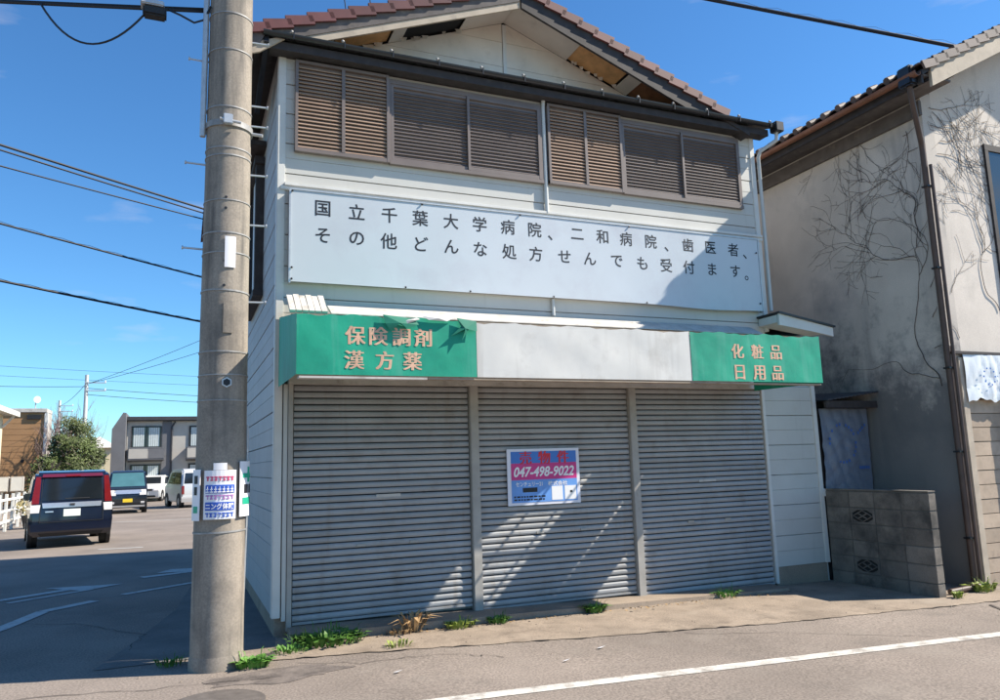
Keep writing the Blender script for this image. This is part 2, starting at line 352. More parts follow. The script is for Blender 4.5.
# painted turn marks on the side street
def stroke(b, pts, w, z=.006):
    for (x0, y0), (x1, y1) in zip(pts, pts[1:]):
        d = Vector((x1-x0, y1-y0)).normalized(); n = Vector((-d.y, d.x))*w/2
        b.quad((x0-n.x, y0-n.y, z), (x1-n.x, y1-n.y, z), (x1+n.x, y1+n.y, z), (x0+n.x, y0+n.y, z))
b = B(); stroke(b, [(-2.9, 11.75), (-2.12, 12.1), (-1.25, 12.75)], .16); stroke(b, [(-2.0, 11.75), (-1.1, 12.45)], .09)
b.quad((-1.75, 12.95, .0065), (-1.2, 12.35, .0065), (-.72, 12.78, .0065))
b.build('road_arrow', 'paint_worn')['kind'] = 'structure'
b = B(); stroke(b, [(-.5, 13.35), (.55, 13.75)], .2); b.quad((-.1, 14.15, .0065), (-.3, 13.75, .0065), (.5, 13.6, .0065), (.6, 13.95, .0065))
b.build('road_arrow', 'paint_worn')['kind'] = 'structure'
b = B(); stroke(b, [(-2.1, 9.0), (-1.72, 9.85), (-1.46, 10.8), (-.96, 11.3)], .17); stroke(b, [(-.66, 11.65), (.2, 12.25), (.6, 12.4)], .13)
b.build('turn_line', 'paint_worn')['kind'] = 'structure'
b = B(); stroke(b, [(-1.6, 18.9), (-.7, 18.75)], .12); stroke(b, [(-5, 29.5), (2, 28.6)], .12)
b.build('stop_line', 'paint_worn')['kind'] = 'structure'
# threshold kerb in front of the shutters
b = B(); n = 14; poly = []
for i in range(n+1):
    x = lerp(1.0, 6.95, i/n); zt = lerp(.085, -.035, i/n); y0 = 7.46+random.uniform(-.012, .012)
    poly.append([(x, y0, gz(x)-.05), (x, y0+.012, zt), (x, 7.9, zt+.01), (x, 7.9, gz(x)-.05)])
vs = [p for r in poly for p in r]; fs = [(0, 1, 2, 3), tuple(4*n+k for k in (3, 2, 1, 0))]
for i in range(n):
    for k in range(4): fs.append((4*i+k, 4*i+4+k, 4*i+4+(k+1) % 4, 4*i+(k+1) % 4))
b.add(vs, fs); b.build('kerb', 'kerb')['kind'] = 'structure'

# ------------------------------------------------------------------ the shop house
XL, XR, YF, YB = .86, 7.28, 7.82, 14.8
shop = empty('shop_house', (4.1, 10.5, 0), label='two-storey white sided shop house with three closed shutters and brown louvred windows', cat='house')
# wall cores
wall = part('wall', 'siding', shop, (XL+.03, XR-.03, YF+.03, YB, 3.0, 6.3), (XL+.03, XR-.03, YF+.14, YB, -.1, 3.0), (XR-.03, 8.0, YF+.03, YB-2, -.1, 3.2))
def plank(y, x0, x1, z0, h, m='siding', parent=None, d=.026):
    """a lapped metal board with a groove at half height, facing -Y"""
    p = [(y+d, z0), (y, z0+.003), (y, z0+h*.49), (y+.007, z0+h*.5), (y, z0+h*.51), (y+.003, z0+h-.010), (y+.014, z0+h-.004), (y+d, z0+h-.004)]
    return B().prism(p, 'x', x0, x1).build('plank', m, parent)
for i in range(9):                                         # upper front
    z0 = 3.02+i*.335; plank(YF, XL+.07, XR-.07, z0, .335, parent=wall)
for i in range(6):                                         # right-hand ground floor panel
    z0 = .16+i*.39; plank(YF, 7.115, 7.93, z0, .39, parent=wall)
# side boards facing -X
for i in range(18):
    z0 = .18+i*.335; h = .335; x = XL; d = .026
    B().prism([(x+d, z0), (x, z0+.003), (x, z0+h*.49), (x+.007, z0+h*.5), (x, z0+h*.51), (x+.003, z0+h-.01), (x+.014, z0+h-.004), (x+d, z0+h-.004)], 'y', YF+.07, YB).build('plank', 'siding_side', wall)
part('foundation', 'kerb', shop, (XL+.02, 1.0, YF+.03, YB, -.1, .178)); part('foundation', 'kerb', shop, (7.1, 7.96, YF+.012, YF+.2, -.15, .158))
part('corner_trim', 'trim', shop, (XL-.012, XL+.07, YF-.014, YF+.09, .18, 6.1), bevel=.006)
part('corner_trim', 'trim', shop, (XR-.07, XR+.012, YF-.014, YF+.09, 3.24, 6.1), bevel=.006)
part('corner_trim', 'trim', shop, (7.93, 8.0, YF-.016, YF+.05, .16, 2.52), (7.96, 8.03, YF-.03, YF-.016, 1.02, 1.12), bevel=.005)
part('corner_trim', 'trim', shop, (7.065, 7.115, YF-.016, YF+.05, -.04, 2.50), bevel=.005)
part('window_band', 'trim', shop, (XL+.02, XR+.014, YF-.034, YF-.001, 4.50, 4.545), bevel=.006)
part('sign_header', 'trim', shop, (XL+.06, XR, YF-.05, YF-.001, 4.545, 4.58), bevel=.004)
# gable wall set back above the pent roof
AX, AZ, SL = 3.66, 7.35, .385                              # ridge position, tile-top height, slope
YG, YBG = 8.15, 7.60
def roofz(x): return AZ-SL*abs(x-AX)
gw = B().prism([(XL+.1, 6.1), (XR-.1, 6.1), (XR-.1, roofz(XR-.1)-.17), (AX, AZ-.17), (XL+.1, roofz(XL+.1)-.17)], 'y', YG+.03, YG+.3).build('gable_wall', 'soffit', shop)
for i in range(3):
    z0 = 6.24+i*.335; z1 = z0+.331; zt = AZ-.17
    for sgn in (-1, 1):
        def xe(z): return AX+sgn*max(0, min(3.0, (zt-z)/SL))
        pts = [(AX+sgn*.03, z0), (xe(z0), z0)]
        pts += [(xe(z1), z1), (AX+sgn*.03, z1)] if zt > z1+.02 else [(AX+sgn*.03, zt-.012)]
        B().prism(pts, 'y', YG, YG+.028).build('plank', 'soffit', gw)
part('joint_cover', 'trim', gw, (AX-.025, AX+.025, YG-.012, YG-.001, 6.24, AZ-.2))
# roof deck, ridge and tiles
roof = B().prism([(AX-3.36, roofz(AX-3.36)-.04), (AX, AZ-.04), (AX+3.42, roofz(AX+3.42)-.04), (AX+3.42, roofz(AX+3.42)-.10), (AX, AZ-.10), (AX-3.36, roofz(AX-3.36)-.10)], 'y', YBG+.03, YB+.5).build('roof', 'black_wood', shop)
def tile_mesh(name, m, rake=False):
    b = B(); w, ln_, n = .27, .285, 6; top = []
    for j in range(2):
        for i in range(n+1):
            t = i/n; z = .022*sin(2*pi*t)*(1 if t > .5 else .8)+(.038 if j == 0 else 0.0)
            top.append((j*ln_, t*w, z+.018))
    k = n+1; vs = top+[(x, y, z-.02) for x, y, z in top]; N = len(top); fs = []
    for i in range(n):
        fs += [(i, i+1, k+i+1, k+i), (N+i, N+k+i, N+k+i+1, N+i+1), (i, N+i, N+i+1, i+1), (k+i, k+i+1, N+k+i+1, N+k+i)]
    fs += [(0, k, N+k, N), (n, N+n, N+k+n, k+n)]
    b.add(vs, fs)
    if rake: b.add([(0, -.016, .075), (ln_, -.016, .03), (ln_, -.016, -.07), (0, -.016, -.035), (0, .014, .075), (ln_, .014, .03), (ln_, .014, -.07), (0, .014, -.035)],
                   [(0, 1, 2, 3), (4, 7, 6, 5), (0, 4, 5, 1), (1, 5, 6, 2), (2, 6, 7, 3), (3, 7, 4, 0)])
    o = b.build(name, m, None, org=(0, 0, 0)); return o
tm = tile_mesh('tile', 'tile'); rm = tile_mesh('rake_tile', 'tile', True)
ang = math.atan(SL); step = .238
def lay(src, x_eave, sgn, i, y, parent, ridge=(AX, AZ, SL), ang_=None):
    """row i up from the eave; local +x of the tile points up the slope"""
    ax, az, sl = ridge; a = math.atan(sl)
    d = i*step*cos(a); x = x_eave-sgn*d; z = az-sl*abs(x-ax)
    o = inst(src, (x, y, z-.025), parent)
    if sgn < 0: o.rotation_euler = (0, -a, 0)
    else:
        o.rotation_euler = (0, a, 0); o.scale = (-1, 1, 1)
    return o
bulk = B()
def bulk_tile(bl, x_eave, sgn, i, y, ridge=(AX, AZ, SL)):
    ax, az, sl = ridge; a = math.atan(sl); d = i*step*cos(a); x = x_eave-sgn*d; z = az-sl*abs(x-ax)-.025
    pts = []
    for j in (0, 1):
        for t in (0, .25, .5, .75, 1):
            zz = .022*sin(2*pi*t)+(.022 if j == 0 else 0)+.018; u = j*.285
            pts.append((x-sgn*(u*cos(a)-zz*sin(a)*0), y+t*.27, z+u*sin(a)+zz))
    bl.add(pts, [(k, k+1, k+6, k+5) for k in range(4)]+[(0, 5, 9, 4)][:0])
for sgn, xe in ((-1, AX-3.42), (1, AX+3.48)):
    nr = 15
    for i in range(nr):
        if sgn < 0 or i > 1: lay(rm, xe, sgn, i, YBG-.02, roof)
        for c in range(1 if sgn < 0 or i > 1 else 3, 4): lay(tm, xe, sgn, i, YBG-.02+c*.268, roof)
        for c in range(4, 29): bulk_tile(bulk, xe, sgn, i, YBG-.02+c*.268)
bt = bulk.build('roof_tiles', 'tile', roof); bt['kind'] = 'stuff'
for k in range(17):
    y = YBG-.05+k*.45
    B().tube([(AX, y, AZ+.03), (AX, y+.46, AZ+.045)], .085, 10).build('ridge_tile', 'tile', roof, smooth=40)
bpy.data.objects.remove(tm); bpy.data.objects.remove(rm)
for x, x2 in ((1.72, 1.60), (2.02, 1.95), (2.62, 2.60), (2.86, 2.86)): B().tube([(x, 8.3, roofz(x)), (x2, 8.9, 8.9)], .007, 5).build('guy_wire', 'cable', roof)
# barge boards
def slope_board(name, m, x0, x1, dz0, dz1, y0, y1, parent, sm=None):
    return B().prism([(x0, roofz(x0)+dz0), (x1, roofz(x1)+dz0), (x1, roofz(x1)+dz1), (x0, roofz(x0)+dz1)], 'y', y0, y1).build(name, m, parent)
def barge(name, m, x0, x1, d0, d1, y0, y1):
    xs_ = [lerp(x0, x1, k/60) for k in range(61)]; lo = [max(roofz(x)+d1, 6.12) if .69 < x < 7.5 else roofz(x)+d1 for x in xs_]
    k = [i for i in range(61) if roofz(xs_[i])+d0 > lo[i]+.004]
    B().prism([(xs_[i], lo[i]) for i in k]+[(xs_[i], roofz(xs_[i])+d0) for i in reversed(k)], 'y', y0, y1).build(name, m, roof)
barge('barge_board', 'grey_wood', AX-3.42, AX-.02, -.045, -.20, YBG, YBG+.03)
barge('barge_strip', 'beige_wood', AX-3.42, AX-.02, -.16, -.285, YBG+.012, YBG+.04)
barge('barge_board', 'black_wood', AX+.001, AX+3.46, -.045, -.29, YBG-.003, YBG+.032)
# eave soffit under the verge: boards, some of them missing
for x0, x1, m in ((1.15, 1.45, 'soffit'), (1.47, 2.12, 'wood_orange'), (2.14, 2.30, 'soffit'), (2.32, 3.02, 'dark_gap'), (3.04, AX, 'soffit'),
                  (AX+.002, 4.55, 'soffit'), (4.57, 5.25, 'wood_orange'), (5.27, 5.45, 'soffit'), (5.47, 6.45, 'wood_brown')):
    dz = -.155 if m == 'soffit' else -.125
    slope_board('soffit_panel', m, x0, x1, dz, dz-.012, YBG+.045, YG-.002, roof)
b = B()
for i in range(26):
    x = random.choice((random.uniform(4.55, 5.3), random.uniform(2.3, 3.05), random.uniform(1.6, 2.1))); z = roofz(x)-.19
    y = YG-.02-random.random()*.05; w = random.uniform(.02, .05)
    b.add([(x-w, y, z+.02), (x+w, y-.01, z+.03), (x+w*.4, y-.03, z-.02-w*.4), (x-w*.6, y-.02, z-.03)], [(0, 1, 2, 3)])
o = b.build('flaking_edge', 'soffit', roof); o['kind'] = 'stuff'
# pent roof, fascia and gutter over the first-floor windows
pent = B().prism([(7.60, 6.115), (8.14, 6.30), (8.14, 6.27), (7.60, 6.085)], 'x', .70, 7.46).build('pent_roof', 'dark_metal', shop)
part('fascia', 'black_wood', pent, (.74, 7.42, 7.645, 7.68, 5.985, 6.075))
part('soffit_board', 'black_wood', pent, (.74, 7.42, 7.681, YF-.002, 5.99, 6.012))
gut = B()
n = 8; prof = []
for k in range(n+1): t = pi+pi*k/n; prof.append((7.59+.04*cos(t), 6.13+.045*sin(t)))
for k in range(n+1): t = 2*pi-pi*k/n; prof.append((7.59+.033*cos(t), 6.13+.038*sin(t)))
gut.prism(prof, 'x', .68, 7.50); gut.build('gutter', 'dark_metal', pent, smooth=40)
B().prism(prof, 'x', .665, .68).build('gutter_end', 'dark_metal', pent)
part('gutter_outlet', 'dark_metal', pent, (7.46, 7.60, 7.52, 7.66, 6.03, 6.17), bevel=.01)
for i in range(13):
    x = .95+i*.535
    B().ball((x, 7.55, 6.15), .018, 8, 5).build('bracket_knob', 'band', pent, smooth=True)
    B().bar((x+.02, 7.545, 6.07), (x+.02, 7.541, 6.145), .012, .01).build('bracket', 'dark_metal', pent)
# the short return of the pent roof down the left side
B().prism([(.60, 6.02), (XL+.1, 6.2), (XL+.1, 6.16), (.60, 5.98)], 'y', 7.66, YB).build('side_eave', 'black_wood', pent)
B().bar((.70, 7.60, 6.06), (.70, 8.6, 5.72), .05, .10).build('side_fascia', 'dark_metal', pent)
# louvred storm shutters
def louver(name, x0, x1, z0, z1, y, m, parent, fm='louver_frame', split=2, fd=.05, fwid=.03):
    root = part(name, fm, parent, (x0, x1, y+fd-.008, y+fd, z0, z1), org=(x0, y, z0))
    part('frame', fm, root, (x0, x1, y, y+fd-.009, z0, z0+fwid+.012), (x0, x1, y, y+fd-.009, z1-fwid, z1), (x0, x0+fwid, y-.002, y+fd-.01, z0+.002, z1-.002), (x1-fwid, x1, y-.002, y+fd-.01, z0+.002, z1-.002))
    if split == 2:
        xm = (x0+x1)/2; part('mullion', fm, root, (xm-fwid*.6, xm+fwid*.6, y-.002, y+fd-.01, z0+fwid+.013, z1-fwid-.001))
        segs = [(x0+fwid+.001, xm-fwid*.6-.001), (xm+fwid*.6+.001, x1-fwid-.001)]
    else: segs = [(x0+fwid+.001, x1-fwid-.001)]
    for a, c in segs:
        b = B(); z = z0+fwid+.02
        while z < z1-fwid-.02:
            b.prism([(y+.006, z), (y+.012, z-.006), (y+.036, z+.024), (y+.030, z+.030)], 'x', a, c); z += .043
        o = b.build('slats', m, root); o['kind'] = 'stuff'
    return root
L1 = louver('storm_shutter_box', 1.02, 2.045, 4.93, 5.965, 7.752, 'louver_box', shop)
part('box_side', 'louver_frame', L1, (1.02, 2.045, 7.8025, YF-.001, 4.935, 5.96))
L2 = louver('storm_shutter_box', 4.03, 5.085, 4.93, 5.965, 7.752, 'louver_box', shop)
part('box_side', 'louver_frame', L2, (4.03, 5.085, 7.8025, YF-.001, 4.935, 5.96))
for x0, x1 in ((2.075, 3.02), (2.985, 3.93), (5.115, 6.06), (6.025, 6.97)):
    yy = 7.784
    louver('louvred_sash', x0+.0, x1, 4.97, 5.885, yy-.014 if x0 in (2.985, 6.025) else yy, 'louver_dark', shop, split=1, fd=.036)
for x0, x1 in ((2.05, 3.955), (5.09, 6.995)):
    part('window_frame', 'louver_frame', shop, (x0, x1, 7.776, YF-.001, 5.887, 5.94), (x0, x1, 7.765, YF-.002, 4.925, 4.967), (x0, x0+.022, 7.776, YF-.003, 4.968, 5.886), (x1-.022, x1, 7.776, YF-.003, 4.968, 5.886))
# downpipes
B().tube([(3.99, 7.77, 6.02), (3.99, 7.79, 5.9), (3.99, 7.79, 4.56)], .026, 8).build('downpipe', 'pipe_grey', shop, smooth=60)
B().tube([(7.53, 7.6, 6.04), (7.53, 7.62, 5.93), (7.36, 7.76, 5.80), (7.34, 7.79, 5.72), (7.34, 7.79, 3.52)], .026, 8).build('downpipe', 'pipe_grey', shop, smooth=60)
B().tube([(4.02, 7.79, 3.5), (4.02, 7.79, 3.30)], .02, 8).build('conduit', 'pipe_grey', shop, smooth=60)
# hood roof at the right over the side extension
hood = B().prism([(7.10, 3.435), (8.06, 3.285), (8.06, 3.262), (7.10, 3.412)], 'y', 7.40, 9.5).build('side_hood', 'dark_metal', shop)
B().prism([(7.12, 3.41), (8.04, 3.260), (8.04, 3.14), (7.70, 3.19), (7.12, 3.26)], 'y', 7.43, 7.46).build('fascia', 'trim', hood)
B().prism([(7.12, 3.40), (8.0, 3.255), (8.0, 3.20), (7.12, 3.30)], 'y', 7.47, 7.81).build('soffit', 'trim', hood)
# shutters
head = part('shutter_head', 'trim_old', shop, (.98, 7.06, 7.70, 7.95, 2.45, 3.0))
for x0, x1, zb in ((1.04, 2.925, .125), (3.035, 4.985, .065), (5.09, 7.05, -.015)):
    sh = part('rolling_shutter', 'dark_gap', shop, (x0, x1, 7.86, 7.90, zb, 2.45))
    n = int(round((2.45-zb)/.0655)); h = (2.45-zb)/n; proto = None
    for i in range(n):
        z = zb+i*h
        if proto is None:
            p = [(7.858, z), (7.832, z+.004), (7.822, z+h*.30), (7.822, z+h*.62), (7.829, z+h*.82), (7.846, z+h*.89), (7.858, z+h*.89)]
            proto = B().prism(p, 'x', x0+.005, x1-.005).build('slat', 'slat', sh); base = ORG[proto]
        else: inst(proto, base+Vector((random.uniform(-.002, .002), random.uniform(-.0025, .0025), i*h+random.uniform(-.0012, .0012))), sh, rot=(random.uniform(-.03, .03), random.uniform(-.0006, .0006), random.uniform(-.0012, .0012)))
    part('bottom_rail', 'slat', sh, (x0+.004, x1-.004, 7.812, 7.857, zb-.028, zb-.002), bevel=.004)
    xm = (x0+x1)/2
    for dx in (-.26, .30): part('lock_plate', 'steel_post', sh, (xm+dx-.045, xm+dx+.045, 7.812, 7.821, .80, .825), bevel=.002)
    part('maker_plate', 'trim_old', sh, (xm-.10, xm+.16, 7.814, 7.821, 1.285, 1.315))
for xm, zb in ((2.98, .0), (5.037, -.04)): part('shutter_post', 'steel_post', shop, (xm-.05, xm+.05, 7.775, 7.87, zb, 2.45), bevel=.006)
part('shutter_guide', 'steel_post', shop, (.985, 1.035, 7.79, 7.88, .05, 2.45), bevel=.004)
part('wall_cheek', 'siding', shop, (.94, .98, 7.80, 7.95, .15, 2.45))
# side window box with a narrow hood
wb = part('side_window_box', 'black_wood', shop, (.76, XL-.002, 9.3, 9.42, 3.75, 5.35), (.76, XL-.002, 10.8, 10.92, 3.75, 5.35), (.74, XL-.003, 9.25, 10.95, 3.68, 3.75), (.74, XL-.003, 9.25, 10.95, 5.35, 5.44))
part('board', 'trim', wb, (.80, XL-.004, 9.42, 10.1, 3.76, 5.34))
part('pane', 'window_glass', wb, (.82, XL-.005, 10.1, 10.8, 3.76, 5.34))
part('hood', 'black_wood', wb, (.50, XL-.004, 9.1, 11.1, 5.52, 5.58))

# ------------------------------------------------------------------ signboard
sgn_ = empty('signboard', (4.1, 7.76, 3.49), label='wide white pharmacy signboard with two rows of black Japanese lettering under the louvred windows', cat='sign')
b = B(); nx, nz = 40, 6; vs = []; fs = []
for j in range(nz+1):
    for i in range(nx+1):
        x = lerp(.985, 7.14, i/nx); t = i/nx
        sag = -.03*math.exp(-((t-.86)/.10)**2)*(1-j/nz)
        y = 7.735+.0008*sin(i*1.7)*sin(j*2)-.014*math.exp(-((t-.86)/.10)**2)*max(0, 1-2.2*j/nz)
        vs.append((x, y, lerp(3.505, 4.485, j/nz)+sag))
for j in range(nz):
    for i in range(nx): a = j*(nx+1)+i; fs.append((a, a+1, a+nx+2, a+nx+1))
b.add(vs, fs); b.build('panel', 'sign_white', sgn_, smooth=True)
part('backing', 'trim', sgn_, (.985, 7.14, 7.762, 7.80, 3.52, 4.48))
part('edge_strip', 'galv', sgn_, (.972, 7.15, 7.726, 7.765, 4.487, 4.500)); part('edge_strip', 'galv', sgn_, (.965, .984, 7.726, 7.80, 3.49, 4.486)); part('edge_strip', 'galv', sgn_, (7.141, 7.158, 7.726, 7.80, 3.49, 4.486))
def characters(text, xs, y, z, size, bold, m, parent, h=None, surf=None, heavy=0):
    for ch, x in zip(text, xs):
        b = B()
        if ch in '、。': letter(b, ch, x, y, z-.08, .2, bold*.7)
        else: letter(b, ch, x, y, z, size, bold, h=h, surf=surf, heavy=heavy)
        b.build('character', m, parent)
characters("国立千葉大学病院、二和病院、歯医者、", [1.31, 1.67, 2.03, 2.38, 2.74, 3.09, 3.44, 3.79, 3.99, 4.36, 4.71, 5.05, 5.42, 5.65, 5.99, 6.35, 6.72, 6.91], 7.7332, 4.315, .188, .002, 'ink', sgn_)
characters("その他どんな処方せんでも受付ます。", [1.31, 1.67, 2.02, 2.39, 2.74, 3.09, 3.45, 3.79, 4.17, 4.52, 4.9, 5.27, 5.63, 5.98, 6.35, 6.73, 6.91], 7.7332, 4.02, .188, .002, 'ink', sgn_)
for x, z in ((.995, 4.47), (.995, 3.65), (.995, 3.53), (2.4, 4.475), (3.6, 4.475), (5.1, 4.475), (2.2, 3.515), (2.95, 3.515), (4.0, 3.515), (5.3, 3.515), (7.1, 4.3), (7.1, 3.6)):
    B().ball((x, 7.722, z), .012, 6, 4).build('screw', 'dark_metal', sgn_)

# ------------------------------------------------------------------ awning
aw = empty('awning', (3.95, 7.2, 2.42), label='weathered box awning of green and white vinyl with faded lettering and torn top', cat='awning')
YA, Z0, Z1 = 6.52, 2.398, 2.928
def vinyl(name, m, x0, x1, z0, z1, y, amp=.006, seed=0, nx=30, nz=8):
    rnd = random.Random(seed); ph = [rnd.uniform(0, 6) for _ in range(6)]; vs = []; fs = []
    for j in range(nz+1):
        for i in range(nx+1):
            x = lerp(x0, x1, i/nx); z = lerp(z0, z1, j/nz)
            w = sin(x*5+z*9+ph[0])+.7*sin(x*11-z*7+ph[1])+.5*sin(x*23+z*17+ph[2]); e = min(i, nx-i, 3)/3*min(j, nz-j, 2)/2
            if j == nz: z += .008*sin(x*9+ph[3])+.006*sin(x*31+ph[4])
            vs.append((x, y+amp*w*e, z))
    for j in range(nz):
        for i in range(nx): a = j*(nx+1)+i; fs.append((a, a+1, a+nx+2, a+nx+1))
    B().add(vs, fs).build(name, m, aw, smooth=True)
    return lambda x, z: y+amp*(sin(x*5+z*9+ph[0])+.7*sin(x*11-z*7+ph[1])+.5*sin(x*23+z*17+ph[2]))
sfl = vinyl('front_panel', 'green', .885, 2.535, Z0, Z1, YA, .0016, 1, 60, 20)
vinyl('front_panel', 'vinyl_white', 2.54, 4.985, Z0, Z1-.01, YA+.004, .003, 2)
sfr = vinyl('front_panel', 'green', 4.99, 6.82, Z0, Z1, YA, .0016, 3, 60, 20)
B().add([(.885, YA+.006, Z0), (.885, 7.78, Z0+.02), (.885, 7.78, Z1+.2), (.885, YA+.006, Z1)], [(0, 1, 2, 3)]).build('end_panel', 'green', aw)
B().add([(6.82, YA+.006, Z0), (6.82, 7.66, Z0+.02), (6.82, 7.66, Z1+.12), (6.82, YA+.006, Z1)], [(0, 1, 2, 3)]).build('end_panel', 'green', aw)
def ztop(y): return Z1+.006+(y-YA)*.20
def topq(x0, x1, y0, y1, m='vinyl_white'): B().add([(x0, y0, ztop(y0)), (x1, y0, ztop(y0)), (x1, y1, ztop(y1)), (x0, y1, ztop(y1))], [(0, 1, 2, 3)]).build('top_panel', m, aw)
topq(.885, 2.54, 6.535, 7.78, 'green'); topq(2.54, 5.21, 6.535, 7.78); topq(6.12, 6.82, 6.535, 7.65, 'green')
B().add([(5.21, 6.535, ztop(6.535)), (6.12, 6.535, ztop(6.535)), (6.12, 6.74, ztop(6.74)), (5.35, 6.72, ztop(6.72)), (5.30, 6.95, ztop(6.95)), (5.70, 7.16, ztop(7.16)), (6.12, 7.21, ztop(7.21)), (6.12, 7.78, ztop(7.78)), (5.21, 7.78, ztop(7.78))], [tuple(range(9))]).build('top_panel', 'vinyl_white', aw)
for p, q in (((.89, 6.93, ztop(6.93)-.03), (6.81, 6.93, ztop(6.93)-.03)), ((.89, 6.545, Z1-.02), (6.81, 6.545, Z1-.02)), ((.89, 6.545, Z0+.02), (6.81, 6.545, Z0+.02))):
    B().bar(p, q, .05 if p[2] > 2.99 else .028, .028).build('frame_bar', 'rusty_bar', aw)
for x in (.91, 1.75, 2.53, 3.45, 4.3, 4.98, 5.62, 5.98, 6.5, 6.79):
    B().bar((x, 6.56, Z1-.02), (x, 7.78, ztop(7.74)-.05), .02, .02).build('frame_bar', 'rusty_bar', aw)
    if x not in (5.62, 5.98): B().bar((x, 6.547, Z0+.035), (x, 6.547, Z1-.035), .02, .02).build('frame_bar', 'rusty_bar', aw)
part('bottom_strip', 'trim_old', aw, (.91, 2.05, 6.52, 6.62, Z0-.03, Z0-.012)); part('bottom_strip', 'rusty_bar', aw, (2.06, 6.80, 6.53, 6.61, Z0-.026, Z0-.012))
characters('保険調剤', (1.392, 1.601, 1.810, 2.014), YA-.02, 2.753, .18, 0, 'letter_faded', aw, .165, sfl, .006)
characters('漢方薬', (1.382, 1.654, 1.912), YA-.02, 2.534, .18, 0, 'letter_faded', aw, .165, sfl, .006)
characters('化粧品', (5.615, 5.887, 6.155), YA-.02, 2.734, .17, 0, 'letter_faded', aw, .16, sfr, .006)
characters('日用品', (5.625, 5.892, 6.155), YA-.02, 2.500, .17, 0, 'letter_faded', aw, .16, sfr, .006)
# torn flaps hanging over the front of the left panel
def flap(pts, m='green_torn'):
    n = len(pts); c = Vector((sum(p[0] for p in pts)/n, sum(p[1] for p in pts)/n-.02, sum(p[2] for p in pts)/n))
    B().add([c]+[Vector(p) for p in pts], [(0, i+1, (i+1) % n+1) for i in range(n)]).build('torn_flap', m, aw)
flap([(1.635, 6.495, 2.948), (1.927, 6.492, 2.919), (1.966, 6.480, 2.865), (1.849, 6.470, 2.826), (1.781, 6.475, 2.865), (1.703, 6.480, 2.797), (1.654, 6.480, 2.865)])
flap([(1.810, 6.488, 2.894), (1.946, 6.480, 2.928), (1.975, 6.475, 2.914), (1.849, 6.470, 2.865)], 'vinyl_white')
flap([(2.336, 6.495, 2.948), (2.530, 6.490, 2.923), (2.530, 6.480, 2.826), (2.462, 6.475, 2.865), (2.374, 6.470, 2.729), (2.404, 6.480, 2.826), (2.267, 6.475, 2.768), (2.374, 6.485, 2.865)])
flap([(1.995, 6.500, 2.953), (2.316, 6.500, 2.948), (2.238, 6.485, 2.909), (2.063, 6.485, 2.914)], 'vinyl_white')
# flashing behind the awning and the loose corrugated offcuts on its left end
fl = B().prism([(7.50, 3.145), (7.735, 3.27), (7.735, 3.25), (7.50, 3.125)], 'x', 1.36, 6.9).build('roof_flashing', 'trim_old', aw)
for i in range(6):
    x = .97+i*.062; B().bar((x, 7.42, 3.13), (x, 7.70, 3.34+.01*(i % 2)), .056, .03).build('corrugated_strip', 'trim_old', aw)

# ------------------------------------------------------------------ for-sale poster
ps = empty('for_sale_poster', (3.8, 7.80, 1.12), label='blue and magenta for-sale poster taped to the middle shutter', cat='poster')
part('board', 'poster_edge', ps, (3.36, 4.27, 7.790, 7.806, 1.12, 1.745))
part('blue_field', 'poster_blue', ps, (3.405, 4.23, 7.7865, 7.7895, 1.585, 1.715)); part('magenta_field', 'poster_magenta', ps, (3.405, 4.23, 7.7865, 7.7895, 1.40, 1.584)); part('light_field', 'poster_light', ps, (3.405, 4.23, 7.7865, 7.7895, 1.15, 1.399))
characters('売物件', (3.585, 3.82, 4.06), 7.7845, 1.645, .15, 0, 'poster_red', ps, .145, None, .006)
b = B(); letter(b, '047-498-9022', 3.815, 7.7845, 1.488, .12, .003, .25, h=.115, w=.76); b.build('lettering', 'white_ink', ps)
b = B(); letter(b, 'センチュリー21', 3.62, 7.7845, 1.352, .06, .0012, h=.05, w=.33); letter(b, '株式会社', 3.98, 7.7845, 1.352, .06, .0012, h=.05, w=.25); b.build('lettering', 'white_ink', ps)
part('dark_tab', 'ink', ps, (3.54, 3.72, 7.7845, 7.7862, 1.262, 1.312))
b = B()
for j in range(2):
    x = 3.43
    while x < 3.80: w = random.uniform(.02, .05); b.box(x, x+w, 7.785, 7.7862, 1.172+j*.032, 1.19+j*.032); x += w+.012
b.build('small_print', 'ink', ps)
part('card', 'white_ink', ps, (3.90, 4.04, 7.7845, 7.7862, 1.165, 1.32)); part('card', 'white_ink', ps, (4.065, 4.215, 7.7845, 7.7862, 1.165, 1.32)); part('card_mark', 'ink', ps, (4.135, 4.165, 7.7828, 7.7843, 1.24, 1.265))

